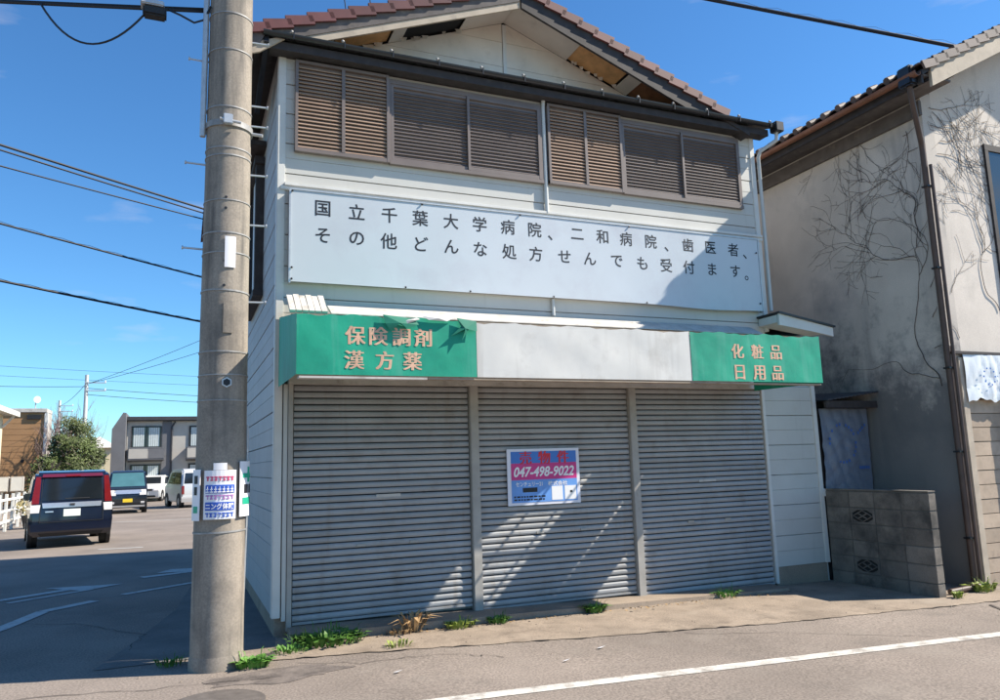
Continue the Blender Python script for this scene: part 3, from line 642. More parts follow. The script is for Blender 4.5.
# ------------------------------------------------------------------ utility pole
PX, PY = .325, 6.985
up = empty('utility_pole', (PX, PY, 0), label='tall grey concrete utility pole with steel bands beside the shop corner', cat='utility pole')
def pr(z): return .212-.0040*z
b = B(); b.tube([(PX, PY, -.05), (PX, PY, 1.5), (PX, PY, 3), (PX, PY, 5), (PX, PY, 9.5)], [pr(0), pr(1.5), pr(3), pr(5), pr(9.5)], 40)
b.build('shaft', 'pole_con', up, smooth=40)
b = B(); b.tube([(PX, PY, .0), (PX, PY, .06), (PX, PY, .11), (PX, PY, .12)], [.222, .220, .212, .20], 40); b.build('base_collar', 'pole_con', up, smooth=40)
def ring(z, h, m='band', ex=.006, tilt=0, name='band'):
    b = B(); n = 40; vs = []; fs = []
    for k in range(n):
        t = 2*pi*k/n
        for rr_, zz in ((pr(z)+.0005, -h/2), (pr(z)+ex, -h/2), (pr(z)+ex, h/2), (pr(z)+.0005, h/2)):
            vs.append((PX+rr_*cos(t), PY+rr_*sin(t), z+zz+tilt*cos(t)))
    for k in range(n):
        a = 4*k; c = 4*((k+1) % n)
        for q in range(4): fs.append((a+q, c+q, c+(q+1) % 4, a+(q+1) % 4))
    b.add(vs, fs); return b.build(name, m, up, smooth=40)
for z, h, t in ((5.78, .012, .0), (5.42, .010, .003), (4.86, .012, 0), (4.47, .012, 0), (4.40, .012, .004), (3.98, .010, .004), (3.68, .012, 0), (3.50, .010, .002), (3.16, .014, -.003), (2.62, .012, 0), (2.42, .010, .003), (2.20, .010, 0), (1.10, .014, .006)):
    ring(z, h, tilt=t)
clamp = ring(4.70, .055, 'band', .016, name='clamp')
part('bolt_block', 'galv', up, (PX-.06, PX+.02, PY-pr(4.7)-.06, PY-pr(4.7)-.012, 4.67, 4.76), bevel=.006); B().tube([(PX-.09, PY-pr(4.7)-.04, 4.71), (PX+.09, PY-pr(4.7)-.045, 4.69)], .014, 8).build('bolt', 'galv', up)
B().tube([(PX+pr(4.7), PY-.05, 4.68), (PX+.29, PY-.08, 4.665)], .016, 8).build('bolt', 'galv', up)
for z, s in ((5.35, -1), (4.98, 1), (4.78, 1), (4.35, -1), (4.30, 1), (3.82, 1), (3.10, 1), (3.56, -1), (5.62, 1)):
    d = .14 if s > 0 else .16
    b = B(); b.tube([(PX+s*(pr(z)-.01), PY, z), (PX+s*(pr(z)+d), PY, z+.004)], .0095, 6); b.tube([(PX+s*(pr(z)+d), PY, z+.004), (PX+s*(pr(z)+d+.012), PY, z+.004)], .018, 8); b.build('step_bolt', 'galv', up)
B().tube([(PX-.225, PY-.04, 4.60), (PX-.215, PY-.04, 9.0)], .026, 10).build('cable_conduit', 'galv', up, smooth=60)
for z in (3.9, 3.2, 3.42, 4.0): B().tube([(PX-.02, PY-pr(z)+.002, z), (PX-.02, PY-pr(z)-.004, z)], .012, 8).build('bolt_hole', 'ink', up)
B().tube([(PX+.02, PY-pr(2.35)+.01, 2.35), (PX+.02, PY-pr(2.35)-.012, 2.35)], .045, 6).build('hex_cap', 'galv', up)
B().tube([(PX+.02, PY-pr(2.35)-.010, 2.35), (PX+.02, PY-pr(2.35)-.016, 2.35)], .032, 6).build('hex_recess', 'ink', up)
def curved_plate(name, z0, z1, t0, t1, m, parent, ex=.012, bevel=0):
    b = B(); n = 8; vs = []; fs = []
    for k in range(n+1):
        t = lerp(t0, t1, k/n)
        for z in (z0, z1):
            for e in (ex-.006, ex): vs.append((PX+(pr(z)+e)*sin(t), PY-(pr(z)+e)*cos(t), z))
    for k in range(n):
        a = 4*k; c = a+4; fs += [(a, c, c+1, a+1), (a+1, c+1, c+3, a+3), (a+3, c+3, c+2, a+2), (a+2, c+2, c, a)]
    fs += [(0, 1, 3, 2), (4*n, 4*n+2, 4*n+3, 4*n+1)]
    return b.add(vs, fs).build(name, m, parent)
curved_plate('number_plate', 3.36, 3.64, -.10, .34, 'plate_white', up); curved_plate('number_plate', 2.78, 3.06, -.10, .30, 'pole_con', up)
B().tube([(PX+.19, PY-.03, 0.0), (PX+.215, PY-.03, 1.15), (PX+.212, PY-.03, 2.0)], .008, 6).build('earth_wire', 'galv', up)
# advertising plates strapped round the pole
def pole_sign(label, z0, z1, t0, t1, prints, m='plate_white'):
    e = empty('pole_sign', (PX, PY-.21, z0), label=label, cat='sign')
    curved_plate('plate', z0, z1, t0, t1, m, e, .03)
    for nm, a, c, u0_, u1, pm in prints:
        curved_plate(nm, lerp(z0, z1, a), lerp(z0, z1, c), lerp(t0, t1, u0_), lerp(t0, t1, u1), pm, e, .034)
    return e
pr_ = [('blue_bar', .53, .70, .06, .94, 'blue_print'), ('blue_bar', .18, .35, .06, .94, 'blue_print')]
rnd = random.Random(3)
for row, (c, m) in enumerate(((.83, 'red_print'), (.45, 'violet_print'), (.09, 'blue_print'))):
    for k in range(7):
        u = .07+k*.125
        pr_.append(('print_stroke', c+.02, c+.045, u, u+.10, m)); pr_.append(('print_stroke', c-.045, c-.02, u+.01, u+.09, m)) if k % 3 else None
        pr_.append(('print_stroke', c-.045, c+.045, u+rnd.uniform(.02, .06), u+.075, m))
ps1 = pole_sign('white advert plate with two blue bars strapped to the concrete pole', 1.21, 1.61, -.62, .50, pr_)
def curved_text(txt, z, h, t0, t1, m, parent, ex):
    vs, fs = glyphs(txt, h, .0015); k = h/(max(v[1] for v in vs)-min(v[1] for v in vs)); w = max(v[0] for v in vs)
    B().add([(PX+(pr(z)+ex)*sin((t0+t1)/2+v[0]/w*(t1-t0)/2), PY-(pr(z)+ex)*cos((t0+t1)/2+v[0]/w*(t1-t0)/2), z+v[1]*k) for v in vs], fs).build('lettering', m, parent)
curved_text('ニング体験', lerp(1.21, 1.61, .265), .052, -.54, .42, 'plate_white', ps1, .036)
for k in range(7):
    t = lerp(-.54, .42, k/7); curved_plate('print_stroke', 1.428, 1.438, t, t+.11, 'plate_white', ps1, .0375); curved_plate('print_stroke', 1.45, 1.459, t+.01, t+.10, 'plate_white', ps1, .0375); curved_plate('print_stroke', 1.43, 1.478, t+.05, t+.07, 'plate_white', ps1, .0376)
curved_plate('top_tab', 1.612, 1.67, -.30, .16, 'plate_white', ps1, .03)
pole_sign('narrow white plate on the street side of the concrete pole with small green marks', 1.20, 1.62, -1.25, -.80, [('green_mark', .15, .28, .3, .8, 'green_print'), ('print_stroke', .72, .88, .35, .75, 'ink'), ('print_stroke', .5, .66, .35, .7, 'ink')])
pole_sign('white plate with green cross and panel on the shop side of the concrete pole', 1.22, 1.68, .66, 1.75, [('green_mark', .70, .78, .12, .9, 'green_print'), ('green_mark', .62, .9, .40, .56, 'green_print'), ('print_stroke', .42, .58, .2, .42, 'ink'), ('print_stroke', .42, .58, .5, .7, 'ink'), ('green_mark', .22, .34, .12, .8, 'green_print')])

# ------------------------------------------------------------------ overhead wires
def wire(label, p, q, r, sag=.0, ext0=0, ext1=0, n=20, name='overhead_wire', group=None, fine=None):
    p, q = Vector(p), Vector(q); d = q-p; a = p-d*ext0; c = q+d*ext1; b = B()
    pts = [a.lerp(c, i/n)-Vector((0, 0, 4*sag*(i/n)*(1-i/n))) for i in range(n+1)]
    b.tube(pts, r, 6)
    o = b.build(name, 'cable', None, smooth=True); tag(o, label, 'cable', group)
    if fine:
        f = B()
        for i in range(n*3):
            t = i/(n*3); z0 = Vector((0, 0, r)); P = a.lerp(c, t)-Vector((0, 0, 4*sag*t*(1-t))); t2 = (i+1)/(n*3); Q = a.lerp(c, t2)-Vector((0, 0, 4*sag*t2*(1-t2)))
            up_ = Vector((0, 0, fine*(1 if i % 2 else .35)))
            f.tube([P+Vector((0, 0, fine*(.35 if i % 2 else 1))), Q+up_], .003, 4)
        f.build('lashing_wire', 'cable', o)
    return o
def tow(q):                                                # end point carried on to the shop's side wall
    return q
wire('thick twin cable, highest of the four crossing the side street', (-2.34, 11.26, 6.03), (.27, 13.44, 6.10), .018, .05, 2.5, .27)
wire('thin cable running just under the thick twin cable', (-2.33, 11.27, 5.97), (.27, 13.45, 6.03), .013, .06, 2.5, .27)
wire('thin single blue-black wire below the twin cable over the side street', (-2.33, 11.3, 5.76), (.27, 13.47, 5.93), .011, .06, 2.5, .27)
wire('lashed cable third in height over the side street', (-2.30, 11.41, 5.0), (.30, 13.62, 4.93), .014, .06, 2.5, .25, fine=.03)
wire('lashed cable lowest of those over the side street', (-2.28, 11.53, 4.25), (.32, 13.73, 4.17), .017, .06, 2.5, .24, fine=.03)
tw = wire('thick black cable bundle reaching the top of the concrete pole', (-1.67, 7.69, 5.985), (.15, 7.1, 5.93), .017, .0, 3, 0)
wire('second thin cable beside the bundle at the top of the pole', (-1.67, 7.72, 6.02), (.15, 7.12, 5.97), .010, .0, 3, 0)
cl = empty('cable_closure', (-.33, 7.13, 5.78), label='black cable splice box hanging from the cable bundle beside the pole', cat='cable box')
part('body', 'black_plastic', cl, (-.44, -.24, 7.07, 7.19, 5.78, 5.87), bevel=.015); part('lid', 'galv', cl, (-.46, -.26, 7.06, 7.20, 5.872, 5.925), bevel=.01)
b = B(); b.tube([(-1.33+.95*t, 7.55-.42*t, 5.97-.10*t-4*.42*t*(1-t)*(1.0-.15*t)) for t in [i/18 for i in range(19)]], .010, 6); b.build('cable_loop', 'cable', cl, smooth=True)
b = B(); b.tube([(-.22, 7.09, 5.86), (-.12, 7.04, 5.80), (.0, 6.99, 5.72), (.08, 6.95, 5.74), (.14, 6.9, 5.86)], .010, 6); b.build('cable_tail', 'cable', cl, smooth=True)
wire('dark lashed cable passing above the tiled roof of the stucco house', (9.0, 10.2, 10.0), (12.9, 7.95, 8.5), .038, .03, 1.5, 1.2, fine=.09)

# ------------------------------------------------------------------ stucco neighbour
NX, NY = 9.0, 6.5
nb = empty('stucco_house', (11.5, 10, gz(9)), label='old stained stucco house with brown tiled roof and bare climbing vines', cat='house')
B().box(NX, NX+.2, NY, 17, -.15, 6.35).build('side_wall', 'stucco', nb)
B().prism([(NX+.201, 2.80), (14, 2.80), (14, 6.35+.56*(11.6-NX)-.56*(14-11.6)), (11.6, 6.35+.56*(11.6-NX)), (NX+.201, 6.40)], 'y', NY+.003, NY+.2).build('front_wall', 'stucco_front', nb)
part('ground_wall', 'plank_old', nb, (NX+.202, 14, NY+.06, NY+.2, -.15, 2.799))
lw = None
for i in range(13):
    z0 = -.12+i*.18; o = part('plank', 'plank_old', nb, (NX+.23, 13.5, NY+.02+.004*(i % 2), NY+.058, z0, z0+.172), bevel=.003)
part('corner_post', 'beige_wood', nb, (NX+.09, NX+.20, NY-.03, NY+.001, -.15, 2.75), bevel=.005)
part('corner_board', 'trim_old', nb, (NX-.012, NX+.05, NY-.018, NY+.04, -.15, 2.9), bevel=.004)
part('drip_ledge', 'black_wood', nb, (NX-.02, 14, NY-.06, NY+.003, 2.79, 2.825))
nw = part('window', 'black_wood', nb, (10.15, 12.1, NY-.03, NY+.002, 3.42, 3.50), (10.15, 12.1, NY-.03, NY+.002, 5.68, 5.77), (10.15, 10.22, NY-.029, NY+.002, 3.501, 5.679), (12.03, 12.1, NY-.029, NY+.002, 3.501, 5.679), (11.1, 11.14, NY-.026, NY+.002, 3.501, 5.679))
part('pane', 'window_glass', nw, (10.225, 11.098, NY-.012, NY+.001, 3.502, 5.678)); part('pane', 'window_glass', nw, (11.142, 12.028, NY-.012, NY+.001, 3.502, 5.678))
# roof
NR = (11.6, 8.02, .52); EX = 8.42
def nrz(x): return NR[1]-NR[2]*abs(x-NR[0])
nroof = B().prism([(EX+.02, nrz(EX+.02)-.05), (NR[0], NR[1]-.05), (14.8, nrz(14.8)-.05), (14.8, nrz(14.8)-.12), (NR[0], NR[1]-.12), (EX+.02, nrz(EX+.02)-.12)], 'y', 6.02, 17.3).build('roof', 'black_wood', nb)
tm = tile_mesh('tile', 'tile_grey'); rm = tile_mesh('rake_tile', 'tile_grey', True)
bulk = B()
for i in range(15):
    lay(rm, EX, -1, i, 5.98, nroof, NR)
    for c in range(1, 14):
        if i < 5: lay(tm, EX, -1, i, 5.98+c*.268, nroof, NR)
        else: bulk_tile(bulk, EX, -1, i, 5.98+c*.268, NR)
    for c in range(14, 42): bulk_tile(bulk, EX, -1, i, 5.98+c*.268, NR)
for i in range(14):
    for c in range(0, 42): bulk_tile(bulk, 14.85, 1, i, 5.98+c*.268, NR)
o = bulk.build('roof_tiles', 'tile_grey', nroof); o['kind'] = 'stuff'
bpy.data.objects.remove(tm); bpy.data.objects.remove(rm)
for c in range(26):                                        # round eave caps
    y = 6.02+c*.268; B().tube([(EX-.035, y+.20, nrz(EX)+.02), (EX+.10, y+.20, nrz(EX)+.085)], .05, 8).build('eave_cap', 'tile_grey', nroof, smooth=40)
def nboard(name, m, x0, x1, d0, d1, y0, y1): return B().prism([(x0, nrz(x0)+d0), (x1, nrz(x1)+d0), (x1, nrz(x1)+d1), (x0, nrz(x0)+d1)], 'y', y0, y1).build(name, m, nroof)
nboard('barge_board', 'beige_wood', EX+.16, NR[0], -.06, -.33, 6.0, 6.04); nboard('barge_underside', 'black_wood', EX+.16, NR[0], -.20, -.24, 6.041, NY-.001)
nboard('barge_board', 'beige_wood', NR[0]+.001, 14.8, -.06, -.33, 6.0, 6.04)
part('eave_fascia', 'black_wood', nroof, (EX+.03, EX+.07, 6.05, 17.2, nrz(EX)-.20, nrz(EX)-.04)); part('eave_soffit', 'grey_wood', nroof, (EX+.071, NX-.001, 6.05, 17.2, nrz(EX)-.10, nrz(EX)-.075))
part('wall_plate', 'grey_wood', nroof, (NX-.05, NX-.001, NY-.01, 17, 6.02, 6.22))
prof = [(EX-.045+.055*cos(pi+pi*k/8), nrz(EX)-.07+.06*sin(pi+pi*k/8)) for k in range(9)]+[(EX-.045+.047*cos(2*pi-pi*k/8), nrz(EX)-.07+.052*sin(2*pi-pi*k/8)) for k in range(9)]
B().prism(prof, 'y', 6.03, 17.2).build('gutter', 'copper', nroof, smooth=40)
part('rain_hopper', 'dark_metal', nroof, (EX-.09, EX+.10, 6.10, 6.30, nrz(EX)-.20, nrz(EX)+.06), bevel=.02)
B().tube([(EX+.0, 6.2, nrz(EX)-.18), (EX+.05, 6.22, nrz(EX)-.40), (NX-.10, NY-.02, 5.62), (NX-.065, NY-.0, 5.5), (NX-.065, NY, .0)], .036, 10).build('downpipe', 'pipe_brown', nb, smooth=60)
B().tube([(NX-.03, NY-.06, 5.3), (NX-.03, NY-.06, -.05)], .022, 8).build('conduit', 'pipe_brown', nb, smooth=60)
for z in (.5, 1.55, 2.6, 3.9, 5.0): part('pipe_clip', 'dark_metal', nb, (NX-.115, NX+.004, NY-.05, NY+.04, z, z+.022))
B().tube([(9.95, NY-.06, -.1), (9.95, NY-.06, 2.15)], .05, 8).build('post', 'black_wood', nb)
B().tube([(8.3, 6.35, -.05), (8.9, 6.40, -.04)], .035, 8).build('drain_pipe', 'pipe_brown', nb, smooth=60)
# wall stains and the gap's painted-in shade: irregular sheets just proud of the render are avoided; the stucco's own texture carries them
# house-wrap sheet nailed over the front
tp = empty('house_wrap_sheet', (9.9, NY-.04, 2.2), label='crumpled silver-white building wrap nailed across the stucco house front', cat='tarp')
def wrapsheet(parent, x0, x1, y, z0, z1, amp, seed, m, nx=34, nz=14, ragged=.02):
    r = random.Random(seed); c = [(r.uniform(x0, x1), r.uniform(z0, z1), r.uniform(0, pi), r.uniform(7, 26), r.uniform(.3, 1)) for _ in range(12)]; vs = []; fs = []
    for j in range(nz+1):
        for i in range(nx+1):
            x = lerp(x0, x1, i/nx); z = lerp(z0, z1, j/nz); d = 0
            for cx, cz, t, f, a in c: u = (x-cx)*cos(t)+(z-cz)*sin(t); d += a*abs(sin(u*f))*math.exp(-((x-cx)**2+(z-cz)**2)*3)
            zz = z+(ragged*sin(x*13+seed)+ragged*.6*sin(x*37) if j == 0 else 0)
            vs.append((x, y-amp*d, zz))
    for j in range(nz):
        for i in range(nx): a = j*(nx+1)+i; fs.append((a, a+1, a+nx+2, a+nx+1))
    return B().add(vs, fs).build('sheet', m, parent)
wrapsheet(tp, NX+.16, 10.9, NY-.035, 2.20, 2.785, .022, 5, 'wrap', 60, 16)
b = B()
for k in range(7):
    cx = 9.55+.33*k
    for t in range(10): a = 2*pi*t/10; x = cx+.11*cos(a); z = 2.5+.11*sin(a); b.quad((x-.015, NY-.095, z-.01), (x+.015, NY-.095, z-.01), (x+.015, NY-.095, z+.01), (x-.015, NY-.095, z+.01))
b.build('print', 'wrap_print', tp)['kind'] = 'stuff'
# lean-to shed between the houses
ls = empty('lean_to_shed', (8.5, 7.95, -.1), label='small lean-to with dark corrugated roof and wrapped front squeezed between the houses', cat='shed')
b = B(); n = 26; vs = []; fs = []
for i in range(n+1):
    x = lerp(8.02, 8.985, i/n); z = lerp(2.30, 2.42, i/n)+.012*sin(i*pi/1.0)+(.014 if i % 2 else 0)
    vs += [(x, 7.62, z), (x, 9.4, z+.10), (x, 7.62, z-.012), (x, 9.4, z+.088)]
for i in range(n): a = 4*i; fs += [(a, a+4, a+5, a+1), (a+2, a+3, a+7, a+6), (a, a+2, a+6, a+4)]
b.add(vs, fs).build('roof_sheet', 'corrugated', ls)
part('roof_board', 'black_wood', ls, (8.03, 8.98, 7.66, 7.70, 2.20, 2.295))
part('frame', 'black_wood', ls, (8.05, 8.98, 7.86, 9.3, -.1, 2.19))
wrapsheet(ls, 8.06, 8.95, 7.85, 1.05, 2.20, .018, 9, 'wrap_grey', 30, 30, .012)
b = B()
for k in range(26):
    a = -1.9+k*.24
    if k % 5 == 4: continue
    x = 8.42+.24*cos(a); z = 1.72+.26*sin(a); b.quad((x-.016, 7.80, z-.018), (x+.016, 7.80, z-.018), (x+.016, 7.80, z+.018), (x-.016, 7.80, z+.018))
for k in range(4): x = 8.72+k*.045; z = 1.86+k*.035; b.quad((x-.016, 7.80, z-.018), (x+.016, 7.80, z-.018), (x+.016, 7.80, z+.018), (x-.016, 7.80, z+.018))
for k in range(5): x = 8.70+k*.04; z = 1.38; b.quad((x-.015, 7.80, z-.02), (x+.015, 7.80, z-.02), (x+.015, 7.80, z+.02), (x-.015, 7.80, z+.02))
b.build('print', 'wrap_print', ls)['kind'] = 'stuff'

# ------------------------------------------------------------------ concrete block wall
bw = empty('block_wall', (8.07, 7.05, gz(8)), label='short stained concrete block wall with two openwork diamond blocks', cat='wall')
BX0, BX1, BY = 8.01, 8.13, 6.27; zb = -.13; bh = .205; bl = .385
part('mortar', 'mortar', bw, (BX0+.008, BX1-.008, BY+.008, BY+4*bl-.008, zb, zb+6*bh+.004))
proto = B().box(BX0, BX1, BY, BY+bl-.012, zb, zb+bh-.011).build('block', 'block', bw, bevel=.005); base = ORG[proto]
for r in range(6):
    for c in range(4):
        if r == 0 and c == 0: continue
        if c == 2 and r in (1, 4): continue
        inst(proto, base+Vector((random.uniform(-.002, .002), c*bl, r*bh)), bw)
for r in (1, 4):                                           # openwork blocks: a frame with a lattice of diamonds
    y0, z0 = BY+2*bl, zb+r*bh; y1, z1 = y0+bl-.012, z0+bh-.011
    ob = part('openwork_block', 'block', bw, (BX0-.003, BX1+.003, y0, y1, z0, z0+.022), (BX0-.003, BX1+.003, y0, y1, z1-.022, z1), (BX0-.003, BX1+.003, y0, y0+.03, z0+.022, z1-.022), (BX0-.003, BX1+.003, y1-.03, y1, z0+.022, z1-.022))
    part('hollow', 'dark_gap', ob, (BX0+.0075, BX1-.0075, y0+.031, y1-.031, z0+.023, z1-.023))
    cy, cz = (y0+y1)/2, (z0+z1)/2; b = B()
    iy, iz = (y1-y0)/2-.03, (z1-z0)/2-.022
    for sy in (-1, 1):
        for sz in (-1, 1):
            b.add([(BX0-.001, cy+sy*iy, cz+sz*iz), (BX0-.001, cy+sy*iy, cz+sz*iz*.45), (BX0-.001, cy+sy*iy*.45, cz+sz*iz), (BX0+.007, cy+sy*iy, cz+sz*iz), (BX0+.007, cy+sy*iy, cz+sz*iz*.45), (BX0+.007, cy+sy*iy*.45, cz+sz*iz)], [(0, 1, 2), (0, 3, 4, 1), (1, 4, 5, 2), (2, 5, 3, 0)])
            b.bar((BX0+.003, cy+sy*iy*.92, cz), (BX0+.003, cy, cz+sz*iz*.92), .010, .012, (1, 0, 0))
    b.bar((BX0+.003, cy-iy*.5, cz-iz*.5), (BX0+.003, cy+iy*.5, cz+iz*.5), .014, .016, (1, 0, 0)); b.bar((BX0+.0025, cy-iy*.5, cz+iz*.5), (BX0+.0025, cy+iy*.5, cz-iz*.5), .014, .016, (1, 0, 0))
    b.build('lattice', 'block', ob)
part('coping', 'block', bw, (BX0-.004, BX1+.004, BY-.003, BY+4*bl-.01, zb+6*bh+.005, zb+6*bh+.02), bevel=.005)

# ------------------------------------------------------------------ vines on the stucco
def vine(name, label, starts, plane, seed, bounds, size=1.):
    r = random.Random(seed); b = B()
    def P(u, w, o): return (NX-.006-o, u, w) if plane == 'x' else (u, NY-.004-o, w)
    def grow(u, w, a, ln_, rad, depth):
        pts = [(u, w)]; n = max(4, int(ln_/.05))
        for i in range(n):
            a += r.gauss(0, .17); u += cos(a)*ln_/n; w += sin(a)*ln_/n
            if not (bounds[0] < u < bounds[1] and bounds[2] < w < bounds[3]): break
            pts.append((u, w))
            if depth < 4 and r.random() < (.17 if depth < 2 else .15): grow(u, w, a+r.choice((-1, 1))*r.uniform(.35, 1.1), ln_*r.uniform(.3, .62), rad*.62, depth+1)
        if len(pts) > 2: b.tube([P(p[0], p[1], rad*.6) for p in pts], [max(.0016, rad*.56*(1-.75*i/len(pts))) for i in range(len(pts))], 4, False)
    for u, w, a, ln_, rad in starts: grow(u, w, a, ln_, rad*size, 0)
    return tag(b.build(name, 'vine', None), label, 'vine')
vine('climbing_vine', 'bare leafless vine spread over the shaded side wall of the stucco house', [(6.66, 2.4, 1.7, 3.4, .013), (6.72, 4.4, 1.75, 1.6, .011), (6.70, 2.9, 2.5, 1.2, .009), (6.68, 3.3, 2.2, 1.3, .010), (6.66, 3.7, 1.95, 1.2, .009), (6.75, 5.6, 2.9, 1.1, .009), (6.8, 5.85, 3.1, 1.5, .008), (7.5, 6.05, -1.6, .7, .006), (7.9, 6.05, -1.6, .6, .005), (6.75, 5.9, -2.2, 1.0, .008), (8.4, 6.05, -1.5, .45, .004), (6.7, 5.0, 2.3, .9, .007), (6.66, 2.6, 2.8, .9, .008)], 'x', 12, (6.58, 9.2, 1.9, 6.1))
vine('climbing_vine', 'bare leafless vine on the sunlit front wall of the stucco house', [(9.2, 6.1, -.6, 1.6, .008), (9.3, 5.7, .2, 1.2, .008), (10.05, 3.4, 1.75, 2.2, .010), (9.9, 5.9, -2.0, 1.4, .007), (9.6, 5.2, 1.0, 1.0, .007), (9.15, 3.6, 1.2, .8, .007), (9.2, 3.0, 1.9, .5, .006), (9.5, 6.2, -1.2, 1.1, .007), (10.3, 6.3, -2.4, 1.3, .007), (9.15, 6.15, -.2, 1.3, .008), (9.2, 5.5, .5, 1.2, .008), (9.12, 5.9, .1, 1.0, .007), (9.9, 4.2, 1.6, 1.3, .008)], 'y', 4, (9.08, 11.3, 2.9, 6.6))

# ------------------------------------------------------------------ weeds, manhole, litter
def weed(label, x, y, rad, h, n, m, seed, group=None, z=None, broad=1., name='weed_clump'):
    r = random.Random(seed); b = B(); z = gz(x)+.006 if z is None else z
    for i in range(n):
        a = r.uniform(0, 2*pi); d = rad*sqrt(r.random())*.8; bx, by = x+d*cos(a), y+d*.55*sin(a); L_ = h*r.uniform(.45, 1.05); lean = r.uniform(.2, 1.1); w = L_*.20*broad*r.uniform(.6, 1.2)
        if r.random() < .16: L_ *= r.uniform(1.3, 2.1); w *= .22; lean *= .6
        dx, dy = cos(a), sin(a); px, py = -dy*w, dx*w; m1 = (bx+dx*L_*.45*lean, by+dy*L_*.45*lean, z+L_*.62); t = (bx+dx*L_*lean, by+dy*L_*lean, z+L_*(.85-.35*lean)+.01)
        b.add([(bx, by, z-.01), (m1[0]-px, m1[1]-py, m1[2]), (m1[0]+px, m1[1]+py, m1[2]), t], [(0, 1, 2), (1, 3, 2)])
    return tag(b.build(name, m, None, org=(x, y, z)), label, 'weed', group)
weed('bright green weed clump at the foot of the concrete pole', .60, 6.80, .17, .10, 150, 'weed', 1, broad=1.3)
weed('low weeds on the side street behind the pole foot', -.02, 7.20, .16, .07, 60, 'weed', 21)
weed('long dark green weed patch at the left end of the kerb', 1.30, 7.33, .42, .13, 300, 'weed', 2, broad=1.2)
weed('thin yellow-green weeds in the road seam', 1.85, 6.9, .16, .06, 60, 'weed_yellow', 3)
weed('low weeds between pole and shop corner', .95, 7.15, .22, .07, 90, 'weed', 31)
weed('dry brown grass tuft by the left shutter', 2.15, 7.42, .10, .26, 60, 'weed_dry', 4, broad=.35)
weed('dead brown leaves by the dry grass tuft', 2.0, 7.40, .16, .07, 50, 'weed_dry', 41, broad=1.2)
weed('yellow-green weeds below the gap between left and middle shutters', 2.62, 7.38, .18, .09, 90, 'weed_yellow', 5, broad=1.2)
weed('green weeds beside the post between left and middle shutters', 3.03, 7.40, .13, .09, 80, 'weed', 6, broad=1.2)
weed('leafy green weed clump below the middle shutter', 4.18, 7.42, .13, .12, 120, 'weed', 7, broad=1.1)
weed('spiky green weed below the right shutter', 6.0, 7.48, .17, .12, 90, 'weed', 8, broad=.6)
weed('green weeds at the foot of the stucco house corner', 8.85, 6.33, .20, .13, 130, 'weed_yellow', 9, broad=.9)
weed('weeds at the near end of the block wall', 8.2, 6.18, .08, .09, 50, 'weed_yellow', 10)
mh = empty('manhole_cover', (.28, 5.88, 0), label='round iron manhole cover in the road by the pole', cat='manhole')
b = B(); b.tube([(.28, 5.88, -.01), (.28, 5.88, .010)], .33, 36); b.build('frame', 'manhole', mh)
b = B(); b.tube([(.28, 5.88, .0), (.28, 5.88, .015)], .29, 36); b.build('lid', 'manhole', mh)
b = B(); r = random.Random(5)
for i in range(70):
    x = r.uniform(-.5, 8); y = interp(edge, x)+r.uniform(-.9, .7); s = r.uniform(.005, .013); z = gz(x)+.008
    b.add([(x-s, y, z), (x, y-s*.6, z), (x+s, y, z), (x, y+s*.7, z), (x, y, z+s*.7)], [(0, 1, 4), (1, 2, 4), (2, 3, 4), (3, 0, 4)])
tag(b.build('gravel', 'concrete_edge', None), 'loose grit scattered along the road edge', 'gravel', kind='stuff')
for mname, nn, sd_ in (('weed_dry', 150, 1), ('seam', 110, 2)):
    r = random.Random(sd_); b = B()
    for i in range(nn):
        x = r.uniform(1.0, 7.0) if r.random() < .75 else r.uniform(.5, 2.6); y = 7.45-abs(r.gauss(0, .07)); s_ = r.uniform(.008, .024); z = gz(x)+.009; a = r.uniform(0, 3.1)
        b.add([(x-s_*cos(a), y-s_*sin(a), z), (x+s_*.4*sin(a), y-s_*.4*cos(a), z+r.uniform(.002, .012)), (x+s_*cos(a), y+s_*sin(a), z+r.uniform(0, .01)), (x-s_*.4*sin(a), y+s_*.4*cos(a), z)], [(0, 1, 2, 3)])
    tag(b.build('dead_leaves', mname, None), ('dry tan' if sd_ == 1 else 'dark rotten')+' leaf scraps strewn along the foot of the kerb', 'leaves', kind='stuff')
def litter(x, y, s, seed):
    r = random.Random(seed); z = gz(x)+.012; b = B(); b.add([(x-s, y, z), (x-.3*s, y-s*.5, z+.004), (x+s, y-.1*s, z+.012), (x+.4*s, y+.5*s, z)], [(0, 1, 2, 3)]); return b.build('litter', 'white_ink', None)
for k, (x, y, s, lab) in enumerate(((3.42, 6.0, .045, 'white paper scrap lying on the asphalt in front of the middle shutter'), (2.95, 5.75, .035, 'small torn white scrap on the asphalt nearer the painted line'), (1.62, 6.05, .04, 'pale scrap of litter on the asphalt in front of the left shutter'))):
    tag(litter(x, y, s, k), lab, 'litter')

